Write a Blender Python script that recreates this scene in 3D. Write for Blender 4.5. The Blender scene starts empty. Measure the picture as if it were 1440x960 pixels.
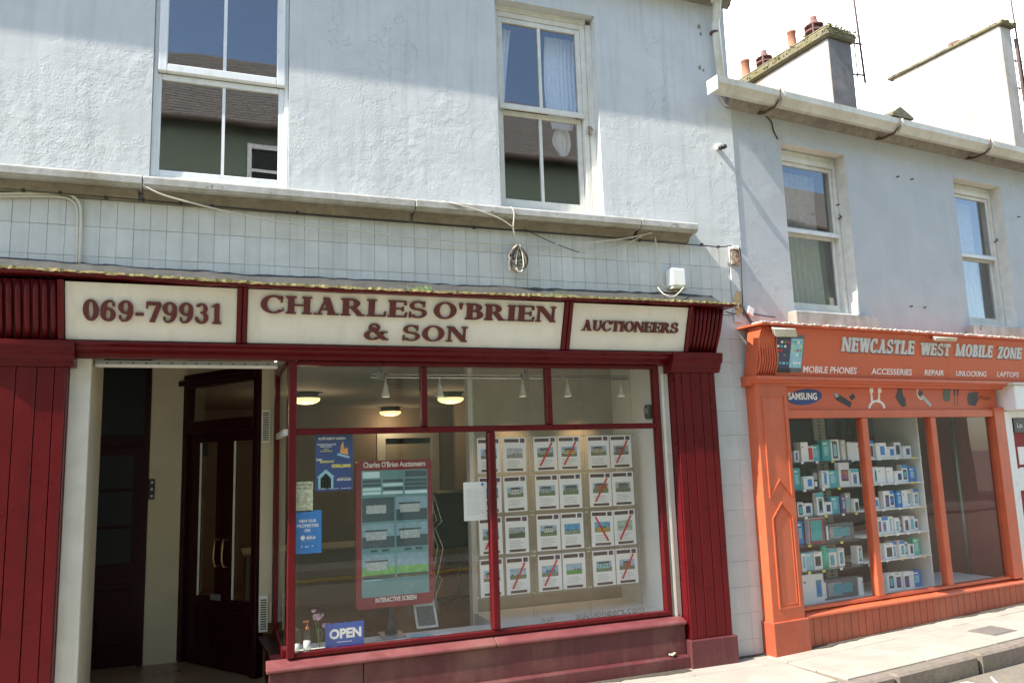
import bpy, bmesh, math, random
from mathutils import Matrix, Vector
random.seed(7)
R = math.radians
scene = bpy.context.scene
COL = scene.collection

# ------------------------------------------------------------------ camera
YAW, PITCH, ROLL, FPX = .360927, .148151, -.0325829, 1109.56
EYE = 1.74
_f = Vector((math.sin(YAW)*math.cos(PITCH), math.cos(YAW)*math.cos(PITCH), math.sin(PITCH)))
_r0 = Vector((math.cos(YAW), -math.sin(YAW), 0)); _u0 = _r0.cross(_f)
CR = _r0*math.cos(ROLL) + _u0*math.sin(ROLL); CU = _u0*math.cos(ROLL) - _r0*math.sin(ROLL); CF = _f
cam = bpy.data.objects.new('camera', bpy.data.cameras.new('camera')); COL.objects.link(cam)
cam.data.sensor_fit = 'HORIZONTAL'; cam.data.sensor_width = 36; cam.data.lens = 36*FPX/1440
cam.data.clip_start = .1; cam.data.clip_end = 2000
cam.matrix_world = Matrix(((CR.x, CU.x, -CF.x, 0), (CR.y, CU.y, -CF.y, -6), (CR.z, CU.z, -CF.z, EYE), (0, 0, 0, 1)))
scene.camera = cam

# ------------------------------------------------------------------ sky and sun
SUN_E, SUN_A = R(48), R(11.6)
w = bpy.data.worlds.new('World'); scene.world = w; w.use_nodes = True
nt = w.node_tree; N = nt.nodes; N.clear(); LK = nt.links.new
out = N.new('ShaderNodeOutputWorld'); bg = N.new('ShaderNodeBackground'); bg.inputs['Strength'].default_value = .135
sky = N.new('ShaderNodeTexSky'); sky.sky_type = 'NISHITA'; sky.sun_disc = False
sky.sun_elevation = SUN_E; sky.sun_rotation = R(258.4); sky.dust_density = .7; sky.air_density = 1.0; sky.ozone_density = 1.0
tc = N.new('ShaderNodeTexCoord'); sp = N.new('ShaderNodeSeparateXYZ'); LK(tc.outputs['Generated'], sp.inputs[0])
nz = N.new('ShaderNodeTexNoise'); nz.inputs['Scale'].default_value = 2.2; nz.inputs['Detail'].default_value = 5; LK(tc.outputs['Generated'], nz.inputs['Vector'])
ad = N.new('ShaderNodeMath'); ad.operation = 'MULTIPLY_ADD'; LK(nz.outputs['Fac'], ad.inputs[0]); ad.inputs[1].default_value = .5; LK(sp.outputs['Y'], ad.inputs[2])
mr = N.new('ShaderNodeMapRange'); mr.interpolation_type = 'SMOOTHSTEP'; LK(ad.outputs[0], mr.inputs['Value'])
mr.inputs['From Min'].default_value = .1; mr.inputs['From Max'].default_value = .6; mr.inputs['To Max'].default_value = .92
mx = N.new('ShaderNodeMix'); mx.data_type = 'RGBA'; LK(mr.outputs[0], mx.inputs['Factor']); LK(sky.outputs[0], mx.inputs['A']); mx.inputs['B'].default_value = (13, 13.2, 13.6, 1)
LK(mx.outputs['Result'], bg.inputs['Color']); LK(bg.outputs[0], out.inputs['Surface'])
sl = bpy.data.lights.new('sun', 'SUN'); sl.energy = 3.1; sl.angle = R(.5); sl.color = (1, .93, .82)
so = bpy.data.objects.new('sun', sl); COL.objects.link(so)
sd = Vector((-math.cos(SUN_E)*math.cos(SUN_A), -math.cos(SUN_E)*math.sin(SUN_A), math.sin(SUN_E)))
so.rotation_euler = sd.to_track_quat('Z', 'Y').to_euler()
scene.view_settings.view_transform = 'Standard'; scene.view_settings.look = 'None'; scene.view_settings.exposure = 1.7; scene.view_settings.gamma = 1
scene.render.engine = 'CYCLES'
scene.cycles.max_bounces = 7; scene.cycles.transparent_max_bounces = 16; scene.cycles.caustics_reflective = False; scene.cycles.caustics_refractive = False
scene.cycles.use_denoising = True; scene.cycles.sample_clamp_indirect = 6

# ------------------------------------------------------------------ frames: the left house front is y=0; the right house turns away at HX
HX, RA = 4.53, .102012
FL = Matrix.Translation((0, 0, EYE))
FR = Matrix.Translation((HX, 0, EYE)) @ Matrix.Rotation(RA, 4, 'Z')
_dr = Vector((math.cos(RA), math.sin(RA), 0)); _nr = Vector((-math.sin(RA), math.cos(RA), 0))
def ray(px, py): return CF*FPX + CR*(px-720) - CU*(py-480)
def L(px, py, y=0):      # a point of the left front's plane at depth y: (x, height above the eye)
    r = ray(px, py); t = (6+y)/r.y; return r.x*t, r.z*t
def Q(px, py, v=0):      # the same on the right front, v deep
    r = ray(px, py); h = Vector((HX, 6, 0)); t = (h.dot(_nr)+v)/r.dot(_nr); P = r*t-h; return P.dot(_dr), P.z

# ------------------------------------------------------------------ materials
def mixrgb(nt, fac, a, b, mode='MIX'):
    m = nt.nodes.new('ShaderNodeMix'); m.data_type = 'RGBA'; m.blend_type = mode
    for k, v in (('Factor', fac), ('A', a), ('B', b)):
        if isinstance(v, bpy.types.NodeSocket): nt.links.new(v, m.inputs[k])
        elif k == 'Factor': m.inputs[k].default_value = v
        else: m.inputs[k].default_value = (*v, 1)
    return m.outputs['Result']
def noise(nt, vec, scale, detail=4, lo=.35, hi=.65, stretch=None, rough=.55):
    if stretch:
        mp = nt.nodes.new('ShaderNodeMapping'); mp.inputs['Scale'].default_value = stretch; nt.links.new(vec, mp.inputs['Vector']); vec = mp.outputs[0]
    n = nt.nodes.new('ShaderNodeTexNoise'); n.inputs['Scale'].default_value = scale; n.inputs['Detail'].default_value = detail; n.inputs['Roughness'].default_value = rough
    nt.links.new(vec, n.inputs['Vector'])
    r = nt.nodes.new('ShaderNodeMapRange'); nt.links.new(n.outputs['Fac'], r.inputs['Value'])
    r.inputs['From Min'].default_value = lo; r.inputs['From Max'].default_value = hi
    return r.outputs[0], n.outputs['Fac']
def mul(nt, s, k):
    m = nt.nodes.new('ShaderNodeMath'); m.operation = 'MULTIPLY'; m.use_clamp = True; nt.links.new(s, m.inputs[0])
    if isinstance(k, bpy.types.NodeSocket): nt.links.new(k, m.inputs[1])
    else: m.inputs[1].default_value = k
    return m.outputs[0]
def M(name, col, rough=.6, var=.12, vs=5, spec=.5, metal=0, bump=0, bs=60, bd=.003, bump2=0, bs2=12, stain=None, stain_amt=.5, streak=None, streak_amt=.4,
      chip=None, chip_at=.66, chip_scale=14, coat=0, emit=None, emit_s=0, island=0, flake=0):
    m = bpy.data.materials.new(name); m.use_nodes = True; nt = m.node_tree; p = nt.nodes['Principled BSDF']
    g = nt.nodes.new('ShaderNodeNewGeometry'); pos = g.outputs['Position']
    a, raw = noise(nt, pos, vs, 5, .3, .7)
    c = mixrgb(nt, a, tuple(max(0, x*(1-var)) for x in col), tuple(min(1, x*(1+var)) for x in col))
    if island:
        oi = nt.nodes.new('ShaderNodeObjectInfo'); q = nt.nodes.new('ShaderNodeMapRange'); nt.links.new(oi.outputs['Random'], q.inputs['Value'])
        q.inputs['To Min'].default_value = 1-island; q.inputs['To Max'].default_value = 1+island*.6
        cc = nt.nodes.new('ShaderNodeVectorMath'); cc.operation = 'SCALE'; nt.links.new(c, cc.inputs[0]); nt.links.new(q.outputs[0], cc.inputs['Scale']); c = cc.outputs[0]
    if stain: s, _ = noise(nt, pos, 1.7, 7, .48, .72, rough=.65); c = mixrgb(nt, mul(nt, s, stain_amt), c, stain)
    if streak: s, _ = noise(nt, pos, 1, 5, .5, .75, (14, 14, .9)); c = mixrgb(nt, mul(nt, s, streak_amt), c, streak)
    ro = rough
    if chip: s, _ = noise(nt, pos, chip_scale, 6, chip_at, chip_at+.025, rough=.7); c = mixrgb(nt, s, c, chip)
    nt.links.new(c, p.inputs['Base Color'])
    rr = nt.nodes.new('ShaderNodeMapRange'); nt.links.new(raw, rr.inputs['Value']); rr.inputs['To Min'].default_value = max(.02, rough-.1); rr.inputs['To Max'].default_value = min(1, rough+.1)
    nt.links.new(rr.outputs[0], p.inputs['Roughness']); p.inputs['Metallic'].default_value = metal; p.inputs['Specular IOR Level'].default_value = spec
    p.inputs['Coat Weight'].default_value = coat; p.inputs['Coat Roughness'].default_value = .12
    nrm = None
    if flake:
        _, fr = noise(nt, pos, 2.3, 8, rough=.62); f2, _ = noise(nt, pos, 1.1, 2, .45, .6)
        fs = nt.nodes.new('ShaderNodeMapRange'); nt.links.new(fr, fs.inputs['Value']); fs.inputs['From Min'].default_value = .515; fs.inputs['From Max'].default_value = .525
        b = nt.nodes.new('ShaderNodeBump'); b.inputs['Strength'].default_value = .8; b.inputs['Distance'].default_value = .004; nt.links.new(mul(nt, fs.outputs[0], f2), b.inputs['Height']); nrm = b.outputs[0]
    for st, sc, d in ((bump, bs, bd), (bump2, bs2, bd*2.5)):
        if st:
            n = nt.nodes.new('ShaderNodeTexNoise'); n.inputs['Scale'].default_value = sc; n.inputs['Detail'].default_value = 4; n.inputs['Roughness'].default_value = .55; nt.links.new(pos, n.inputs['Vector'])
            b = nt.nodes.new('ShaderNodeBump'); b.inputs['Strength'].default_value = st; b.inputs['Distance'].default_value = d; nt.links.new(n.outputs['Fac'], b.inputs['Height'])
            if flake:
                msk, _ = noise(nt, pos, 1.6 if sc == bs2 else 2.4, 3, .38, .62); nt.links.new(mul(nt, msk, st*1.25), b.inputs['Strength'])
            if nrm: nt.links.new(nrm, b.inputs['Normal'])
            nrm = b.outputs[0]
    if nrm: nt.links.new(nrm, p.inputs['Normal'])
    if emit: p.inputs['Emission Color'].default_value = (*emit, 1); p.inputs['Emission Strength'].default_value = emit_s
    return m
def glass(name, tint=(.93, .95, .95), k=1.0, rough=0):
    m = bpy.data.materials.new(name); m.use_nodes = True; nt = m.node_tree; nt.nodes.clear()
    o = nt.nodes.new('ShaderNodeOutputMaterial'); t = nt.nodes.new('ShaderNodeBsdfTransparent'); t.inputs[0].default_value = (*tint, 1)
    gl = nt.nodes.new('ShaderNodeBsdfGlossy'); gl.inputs['Roughness'].default_value = rough; gl.inputs['Color'].default_value = (1, 1, 1, 1)
    g = nt.nodes.new('ShaderNodeNewGeometry')
    if k:
        n = nt.nodes.new('ShaderNodeTexNoise'); n.inputs['Scale'].default_value = 1.1; n.inputs['Detail'].default_value = 1; nt.links.new(g.outputs['Position'], n.inputs['Vector'])
        b = nt.nodes.new('ShaderNodeBump'); b.inputs['Strength'].default_value = .25; b.inputs['Distance'].default_value = .012; nt.links.new(n.outputs['Fac'], b.inputs['Height']); nt.links.new(b.outputs[0], gl.inputs['Normal'])
    d = nt.nodes.new('ShaderNodeVectorMath'); d.operation = 'DOT_PRODUCT'; nt.links.new(g.outputs['Incoming'], d.inputs[0]); nt.links.new(g.outputs['Normal'], d.inputs[1])
    a = nt.nodes.new('ShaderNodeMath'); a.operation = 'ABSOLUTE'; nt.links.new(d.outputs['Value'], a.inputs[0])
    s = nt.nodes.new('ShaderNodeMath'); s.operation = 'SUBTRACT'; s.inputs[0].default_value = 1; nt.links.new(a.outputs[0], s.inputs[1])
    q = nt.nodes.new('ShaderNodeMath'); q.operation = 'POWER'; nt.links.new(s.outputs[0], q.inputs[0]); q.inputs[1].default_value = 5
    f = nt.nodes.new('ShaderNodeMath'); f.operation = 'MULTIPLY_ADD'; nt.links.new(q.outputs[0], f.inputs[0]); f.inputs[1].default_value = .96*k; f.inputs[2].default_value = .045*k
    f.use_clamp = True
    mx = nt.nodes.new('ShaderNodeMixShader'); nt.links.new(f.outputs[0], mx.inputs[0]); nt.links.new(t.outputs[0], mx.inputs[1]); nt.links.new(gl.outputs[0], mx.inputs[2]); nt.links.new(mx.outputs[0], o.inputs[0])
    return m

m_wall = M('grey_blue_render', (.58, .60, .60), .75, .06, 3, bump=.5, bs=60, bd=.006, bump2=.55, bs2=9, flake=1, stain=(.47, .49, .485), stain_amt=.35, streak=(.36, .385, .38), streak_amt=.45)
m_wall2 = M('smooth_grey_blue_render', (.49, .51, .52), .7, .06, 3, bump=.35, bs=40, bd=.003, bump2=.5, bs2=9, flake=1, stain=(.40, .44, .47), stain_amt=.3, streak=(.55, .59, .62), streak_amt=.3)
m_tile = M('painted_tile', (.64, .65, .635), .45, .06, 8, bump=.3, bs=18, bd=.002, stain=(.38, .38, .34), stain_amt=.35, streak=(.36, .37, .34), streak_amt=.3, island=.06)
m_tile2 = M('pale_painted_tile', (.54, .57, .58), .42, .05, 6, bump=.3, bs=14, bd=.002, stain=(.42, .42, .40), stain_amt=.3, streak=(.40, .41, .41), streak_amt=.4, island=.05)
m_grout = M('tile_grout', (.46, .47, .46), .9, .2, 30)
m_corn = M('weathered_cornice_paint', (.42, .42, .40), .8, .15, 12, bump=.5, bs=60, bd=.004, stain=(.22, .19, .12), stain_amt=.8, streak=(.25, .23, .17), streak_amt=.6, chip=(.16, .14, .1), chip_at=.63)
m_cove = M('ochre_stained_cove', (.24, .21, .16), .85, .25, 14, bump=.4, bs=50, stain=(.16, .13, .09), stain_amt=.8, streak=(.2, .17, .12), streak_amt=.6)
m_eave = M('grimy_eaves_render', (.27, .25, .21), .85, .2, 16, bump=.5, bs=40, bd=.004, stain=(.12, .11, .1), stain_amt=.8, chip=(.1, .09, .08), chip_at=.62)
m_upvc = M('white_upvc', (.78, .80, .80), .3, .03, 6, streak=(.5, .5, .46), streak_amt=.4)
m_sash = M('flaking_white_sash_paint', (.70, .69, .63), .55, .08, 14, bump=.5, bs=80, stain=(.4, .36, .28), stain_amt=.5, chip=(.22, .17, .12), chip_at=.67, chip_scale=26)
m_reveal = M('stained_reveal_render', (.70, .69, .63), .8, .1, 9, bump=.5, bs=50, stain=(.45, .42, .34), stain_amt=.5, chip=(.2, .17, .13), chip_at=.68)
m_mar = M('maroon_gloss_paint', (.108, .006, .009), .30, .10, 7, spec=.22, bump=.25, bs=45, bd=.002, streak=(.05, .006, .008), streak_amt=.5, chip=(.30, .20, .19), chip_at=.745, chip_scale=22)
m_mard = M('dusty_maroon_plinth_paint', (.095, .019, .022), .6, .2, 7, bump=.5, bs=40, bd=.003, stain=(.19, .10, .075), stain_amt=.7, streak=(.17, .08, .07), streak_amt=.35, chip=(.12, .05, .05), chip_at=.69, chip_scale=9)
m_marp = M('faded_pink_maroon_ledge', (.17, .045, .048), .5, .15, 9, bump=.4, bs=60, stain=(.30, .16, .13), stain_amt=.5, chip=(.5, .45, .4), chip_at=.7, chip_scale=18)
m_dark = M('dark_maroon_door_paint', (.022, .0035, .005), .32, .2, 8, spec=.12)
m_sign = M('cream_sign_board', (.78, .75, .66), .5, .05, 3, bump=.1, bs=20, stain=(.62, .57, .45), stain_amt=.45, streak=(.55, .5, .4), streak_amt=.3)
m_let = M('raised_maroon_letter', (.10, .010, .013), .35, .1, 10)
m_cream = M('cream_wall_paint', (.50, .45, .32), .6, .06, 4, bump=.2, bs=30, stain=(.5, .45, .34), stain_amt=.4)
m_creamw = M('weathered_cream_timber', (.68, .66, .58), .6, .08, 6, bump=.3, bs=30, stain=(.5, .47, .38), stain_amt=.5, streak=(.5, .48, .4), streak_amt=.4, chip=(.35, .3, .24), chip_at=.7)
m_lead = M('grey_lead_flashing', (.05, .05, .046), .8, .2, 9, bump=.6, bs=9, bd=.02, stain=(.05, .05, .04), stain_amt=.6)
m_moss = M('dry_moss', (.30, .25, .11), .95, .5, 30, bump=1, bs=110, bd=.01, stain=(.12, .12, .03), stain_amt=.8)
m_grass = M('green_grass_blades', (.16, .30, .05), .6, .3, 40)
m_or = M('orange_gloss_paint', (.59, .120, .048), .45, .10, 6, bump=.25, bs=30, bd=.002, stain=(.50, .14, .075), stain_amt=.6, streak=(.42, .10, .05), streak_amt=.4, chip=(.4, .16, .09), chip_at=.73, chip_scale=20, coat=.1)
m_ord = M('dirty_orange_stallriser', (.40, .08, .036), .55, .15, 7, bump=.4, bs=40, stain=(.36, .12, .07), stain_amt=.8, streak=(.4, .12, .07), streak_amt=.5, chip=(.5, .42, .34), chip_at=.73)
m_orf = M('orange_printed_board', (.61, .125, .048), .5, .04, 3, stain=(.52, .12, .06), stain_amt=.4)
m_pave = M('pale_sandstone_paving', (.36, .335, .285), .85, .12, 4, bump=.4, bs=60, bd=.003, stain=(.34, .29, .23), stain_amt=.5, island=.06)
m_kerb = M('limestone_kerb', (.20, .165, .14), .9, .2, 20, bump=.7, bs=60, bd=.006, stain=(.16, .15, .09), stain_amt=.6)
m_road = M('worn_pale_asphalt', (.19, .165, .13), .9, .2, 30, bump=.8, bs=150, bd=.005, stain=(.12, .10, .08), stain_amt=.5)
m_joint = M('sanded_joint', (.20, .17, .13), .95, .2, 30)
m_gutter = M('grimy_white_gutter', (.62, .61, .54), .45, .08, 5, stain=(.4, .36, .24), stain_amt=.6, streak=(.4, .38, .3), streak_amt=.5)
m_pipe = M('white_downpipe_plastic', (.60, .61, .56), .4, .08, 5, stain=(.42, .36, .22), stain_amt=.5)
m_iron = M('rusty_iron', (.10, .07, .055), .85, .4, 40, bump=.6, bs=80)
m_slate = M('roof_slate', (.13, .115, .10), .7, .3, 10, bump=.6, bs=30, bd=.01)
m_stack = M('whitewashed_chimney_render', (.46, .42, .36), .85, .08, 3, bump=.5, bs=40, bd=.006, stain=(.30, .20, .13), stain_amt=.7, streak=(.32, .22, .16), streak_amt=.6)
m_cap = M('mossy_cap_stone', (.17, .15, .09), .95, .3, 12, bump=.9, bs=30, bd=.02, stain=(.13, .12, .02), stain_amt=.9)
m_pot = M('terracotta', (.36, .16, .09), .8, .15, 10)
m_potd = M('sooty_terracotta', (.16, .08, .07), .85, .3, 14)
m_black = M('black_plastic', (.02, .02, .022), .4, .1, 9)
m_white = M('white_plastic', (.78, .78, .75), .35, .04, 5, stain=(.6, .57, .5), stain_amt=.3)
m_grey = M('grey_metal', (.35, .35, .35), .35, .1, 9, metal=.6)
m_chrome = M('brushed_steel', (.6, .6, .58), .25, .05, 9, metal=.9)
m_brass = M('polished_brass', (.34, .25, .13), .4, .1, 9, metal=.9)
m_cableg = M('grey_cable_sheath', (.62, .59, .50), .6, .1, 9)
m_cableb = M('black_cable_sheath', (.03, .03, .03), .6, .1, 9)
m_net = M('net_curtain', (.40, .39, .36), .9, .1, 20, stain=(.5, .47, .4), stain_amt=.3)
m_lace = M('white_lace_curtain', (.80, .82, .84), .9, .08, 40, bump=.5, bs=90)
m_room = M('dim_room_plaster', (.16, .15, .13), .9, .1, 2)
m_ceil = M('shop_ceiling', (.44, .41, .36), .8, .05, 2)
m_iwall = M('shop_interior_wall', (.33, .26, .205), .8, .08, 2)
m_iwhite = M('white_display_wall', (.82, .82, .79), .7, .04, 3)
m_part = M('speckled_partition_paper', (.46, .40, .33), .8, .07, 5, chip=(.14, .12, .1), chip_at=.70, chip_scale=16)
m_ifloor = M('brown_tile_floor', (.24, .15, .09), .3, .2, 3)
m_shelf = M('pale_sill_board', (.74, .74, .70), .45, .06, 5, stain=(.42, .41, .37), stain_amt=.4)
m_gl = glass('shop_window_glass', (.975, .975, .965), .7)
m_glu = glass('upper_window_glass', (.95, .96, .96), 2.0)
m_clear = glass('clear_acrylic', (.93, .96, .96), .8)
m_fglass = M('dark_obscured_glass', (.018, .022, .022), .35, .05, 20, spec=.15)
m_paper = M('white_paper', (.88, .88, .87), .6, .02, 4)
m_red = M('red_print', (.62, .03, .03), .5, .05, 9)
m_navy = M('navy_print', (.015, .05, .22), .4, .05, 9)
m_blue = M('bright_blue_print', (.02, .22, .66), .4, .05, 9)
m_openb = M('royal_blue_print', (.03, .10, .45), .4, .05, 9)
m_yel = M('yellow_print', (.80, .70, .10), .5, .05, 9)
m_sky = M('photo_sky_print', (.32, .50, .66), .4, .25, 30)
m_grn = M('photo_grass_print', (.14, .26, .06), .4, .3, 40)
m_brn = M('brown_header_print', (.10, .055, .045), .4, .15, 30)
m_cyan = M('cyan_print', (.08, .46, .55), .4, .1, 20)
m_teal = M('teal_card', (.04, .40, .42), .45, .1, 20)
m_lblue = M('light_blue_card', (.30, .58, .68), .45, .1, 20)
m_purp = M('purple_card', (.20, .08, .32), .45, .1, 20)
m_lgreen = M('mint_plastic', (.06, .55, .40), .4, .1, 20)
m_beige = M('beige_card', (.50, .49, .38), .5, .1, 20)
m_silver = M('silver_letter_face', (.60, .62, .62), .35, .04, 9)
m_navyl = M('dark_blue_letter_edge', (.04, .06, .15), .4, .04, 9)
m_iredw = M('deep_red_interior_wall', (.26, .020, .020), .7, .1, 2)
m_dkgrey = M('dark_slatwall', (.03, .026, .024), .6, .1, 6)
m_green = M('dark_green_render', (.16, .20, .15), .85, .1, 2)
m_scr = M('lit_screen_teal', (.10, .22, .24), .25, .1, 6, emit=(.16, .34, .35), emit_s=.045)
m_scrg = M('lit_screen_grass', (.1, .25, .08), .25, .3, 20, emit=(.20, .50, .16), emit_s=.08)
m_scrd = M('lit_screen_dark', (.03, .05, .06), .25, .1, 6, emit=(.05, .09, .11), emit_s=.09)
m_scrl = M('lit_screen_pale', (.3, .4, .42), .25, .1, 6, emit=(.45, .70, .72), emit_s=.11)
m_lamp = M('lit_lamp_diffuser', (.9, .8, .55), .4, .02, 3, emit=(1, .74, .30), emit_s=.55)
m_bulb = M('lit_bulb_face', (.9, .9, .85), .4, .02, 3, emit=(1, .9, .7), emit_s=.2)
m_flower = M('pink_petals', (.68, .42, .50), .6, .15, 40)
m_yroad = M('yellow_road_paint', (.70, .50, .08), .7, .15, 12)
m_wroad = M('white_road_paint', (.82, .80, .74), .7, .04, 12)

# ------------------------------------------------------------------ mesh building
class MB:
    def __init__(s): s.v = []; s.f = []; s.mi = []; s.mats = []; s.cur = 0; s.smooth = False; s.sm = []
    def use(s, m):
        if m not in s.mats: s.mats.append(m)
        s.cur = s.mats.index(m); return s
    def add(s, vs, fs, smooth=False):
        b = len(s.v); s.v += [tuple(x) for x in vs]
        for f in fs: s.f.append(tuple(b+i for i in f)); s.mi.append(s.cur); s.sm.append(smooth)
        return s
    def hexa(s, p): return s.add(p, [(0, 3, 2, 1), (4, 5, 6, 7), (0, 1, 5, 4), (1, 2, 6, 5), (2, 3, 7, 6), (3, 0, 4, 7)])
    def box(s, x0, x1, y0, y1, z0, z1):
        return s.hexa([(x0, y0, z0), (x1, y0, z0), (x1, y1, z0), (x0, y1, z0), (x0, y0, z1), (x1, y0, z1), (x1, y1, z1), (x0, y1, z1)])
    def quad(s, *p): return s.add(p, [tuple(range(len(p)))])
    def prism(s, poly, y0, y1):      # outline in (x, z), pushed from y0 (front) to y1
        n = len(poly); a = sum(poly[i][0]*poly[(i+1) % n][1]-poly[(i+1) % n][0]*poly[i][1] for i in range(n))
        if a < 0: poly = poly[::-1]
        vs = [(x, y0, z) for x, z in poly]+[(x, y1, z) for x, z in poly]
        return s.add(vs, [tuple(range(n)), tuple(range(2*n-1, n-1, -1))]+[(i, i+n, (i+1) % n+n, (i+1) % n) for i in range(n)])
    def extr(s, prof, x0, x1, fn=None):   # profile in (y, z), run along x
        n = len(prof); a = sum(prof[i][0]*prof[(i+1) % n][1]-prof[(i+1) % n][0]*prof[i][1] for i in range(n))
        if a < 0: prof = prof[::-1]
        vs = [(x0, y, z) for y, z in prof]+[(x1, y, z) for y, z in prof]
        return s.add(vs, [tuple(range(n-1, -1, -1)), tuple(range(n, 2*n))]+[(i, (i+1) % n, (i+1) % n+n, i+n) for i in range(n)])
    def plan(s, poly, z0, z1):
        n = len(poly); a = sum(poly[i][0]*poly[(i+1) % n][1]-poly[(i+1) % n][0]*poly[i][1] for i in range(n))
        if a < 0: poly = poly[::-1]
        vs = [(x, y, z0) for x, y in poly]+[(x, y, z1) for x, y in poly]
        return s.add(vs, [tuple(range(n-1, -1, -1)), tuple(range(n, 2*n))]+[(i, (i+1) % n, (i+1) % n+n, i+n) for i in range(n)])
    def tube(s, pts, r, n=8, cap=True):
        pts = [Vector(p) for p in pts]; rs = r if isinstance(r, (list, tuple)) else [r]*len(pts); vs = []; fs = []
        for i, p in enumerate(pts):
            t = (pts[min(i+1, len(pts)-1)]-pts[max(i-1, 0)]).normalized(); up = Vector((0, 0, 1)) if abs(t.z) < .9 else Vector((1, 0, 0))
            a = t.cross(up).normalized(); b = t.cross(a).normalized()
            for k in range(n): q = 2*math.pi*k/n; vs.append(p+(a*math.cos(q)+b*math.sin(q))*rs[i])
        for i in range(len(pts)-1):
            for k in range(n): fs.append((i*n+k, (i+1)*n+k, (i+1)*n+(k+1) % n, i*n+(k+1) % n))
        if cap: fs += [tuple(range(n)), tuple(range(len(pts)*n-1, len(pts)*n-n-1, -1))]
        return s.add(vs, fs, True)
    def lathe(s, prof, c, n=14):   # profile (radius, z) about a vertical axis
        vs = []; fs = []
        for r, z in prof:
            for k in range(n): q = 2*math.pi*k/n; vs.append((c[0]+r*math.cos(q), c[1]+r*math.sin(q), c[2]+z))
        for i in range(len(prof)-1):
            for k in range(n): fs.append((i*n+k, i*n+(k+1) % n, (i+1)*n+(k+1) % n, (i+1)*n+k))
        fs += [tuple(range(n-1, -1, -1)), tuple(range((len(prof)-1)*n, len(prof)*n))]
        return s.add(vs, fs, True)
    def mesh(s, name, mat=None, off=(0, 0, 0), bevel=0):
        me = bpy.data.meshes.new(name); me.from_pydata([(x-off[0], y-off[1], z-off[2]) for x, y, z in s.v], [], s.f)
        for m in (s.mats or [mat]): me.materials.append(m)
        me.polygons.foreach_set('material_index', s.mi); me.polygons.foreach_set('use_smooth', s.sm)
        if bevel:
            bm = bmesh.new(); bm.from_mesh(me)
            es = [e for e in bm.edges if len(e.link_faces) == 2 and e.calc_face_angle(0) > .5]
            bmesh.ops.bevel(bm, geom=es, offset=bevel, segments=1, affect='EDGES', clamp_overlap=True); bm.to_mesh(me); bm.free()
        me.update(); return me
def props(o, label=None, cat=None, group=None, kind=None):
    for k, v in (('label', label), ('category', cat), ('group', group), ('kind', kind)):
        if v: o[k] = v
    return o
def thing(name, label, cat, at=(0, 0, 0), F=FL, group=None, kind=None):
    o = bpy.data.objects.new(name, None); COL.objects.link(o); o.empty_display_size = .1
    o.matrix_world = F @ Matrix.Translation(at); o['_o'] = 1
    ORI[o.name] = tuple(at); del o['_o']; return props(o, label, cat, group, kind)
ORI = {}
def part(mb, name, mat, root, bevel=0, label=None, kind=None, me=None, at=None):
    off = ORI[root.name] if root else (0, 0, 0)
    if me is None:
        p0 = at or (0, 0, 0)
        if at is None and mb.v:   # give the part an origin inside itself
            xs, ys, zs = zip(*mb.v); p0 = (sum(xs)/len(xs), sum(ys)/len(ys), min(zs))
        me = mb.mesh(name, mat, p0, bevel)
    else: p0 = at
    o = bpy.data.objects.new(name, me); COL.objects.link(o); o.parent = root
    o.location = (p0[0]-off[0], p0[1]-off[1], p0[2]-off[2]); ORI[o.name] = tuple(p0); return props(o, label, kind=kind)
def solo(mb, name, mat, label=None, cat=None, F=FL, group=None, kind=None, bevel=0):
    xs, ys, zs = zip(*mb.v); p0 = ((min(xs)+max(xs))/2, (min(ys)+max(ys))/2, min(zs))
    o = bpy.data.objects.new(name, mb.mesh(name, mat, p0, bevel)); COL.objects.link(o); o.matrix_world = F @ Matrix.Translation(p0)
    ORI[o.name] = p0; return props(o, label, cat, group, kind)
def B(*a): return MB().box(*a)
def wall_holes(x0, x1, z0, z1, holes, y=0, deep=.2, mb=None, step=None):
    mb = mb or MB(); xs = sorted({x0, x1, *[h[0] for h in holes], *[h[1] for h in holes]}); zs = sorted({z0, z1, *[h[2] for h in holes], *[h[3] for h in holes]})
    for i in range(len(xs)-1):
        for j in range(len(zs)-1):
            cx, cz = (xs[i]+xs[i+1])/2, (zs[j]+zs[j+1])/2
            if any(h[0] < cx < h[1] and h[2] < cz < h[3] for h in holes): continue
            mb.quad((xs[i], y, zs[j]), (xs[i+1], y, zs[j]), (xs[i+1], y, zs[j+1]), (xs[i], y, zs[j+1]))
    return mb
def reveal(mb, a, b, c, d, y0, y1):
    mb.quad((a, y0, c), (a, y0, d), (a, y1, d), (a, y1, c)); mb.quad((b, y0, c), (b, y1, c), (b, y1, d), (b, y0, d))
    mb.quad((a, y0, d), (b, y0, d), (b, y1, d), (a, y1, d)); mb.quad((a, y0, c), (a, y1, c), (b, y1, c), (b, y0, c)); return mb
def room(x0, x1, y0, y1, z0, z1):     # five inward walls, open to the front
    mb = MB(); mb.quad((x0, y1, z0), (x1, y1, z0), (x1, y1, z1), (x0, y1, z1)); mb.quad((x0, y0, z0), (x0, y1, z0), (x0, y1, z1), (x0, y0, z1))
    mb.quad((x1, y0, z0), (x1, y0, z1), (x1, y1, z1), (x1, y1, z0)); mb.quad((x0, y0, z0), (x1, y0, z0), (x1, y1, z0), (x0, y1, z0)); mb.quad((x0, y0, z1), (x0, y1, z1), (x1, y1, z1), (x1, y0, z1)); return mb
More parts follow.
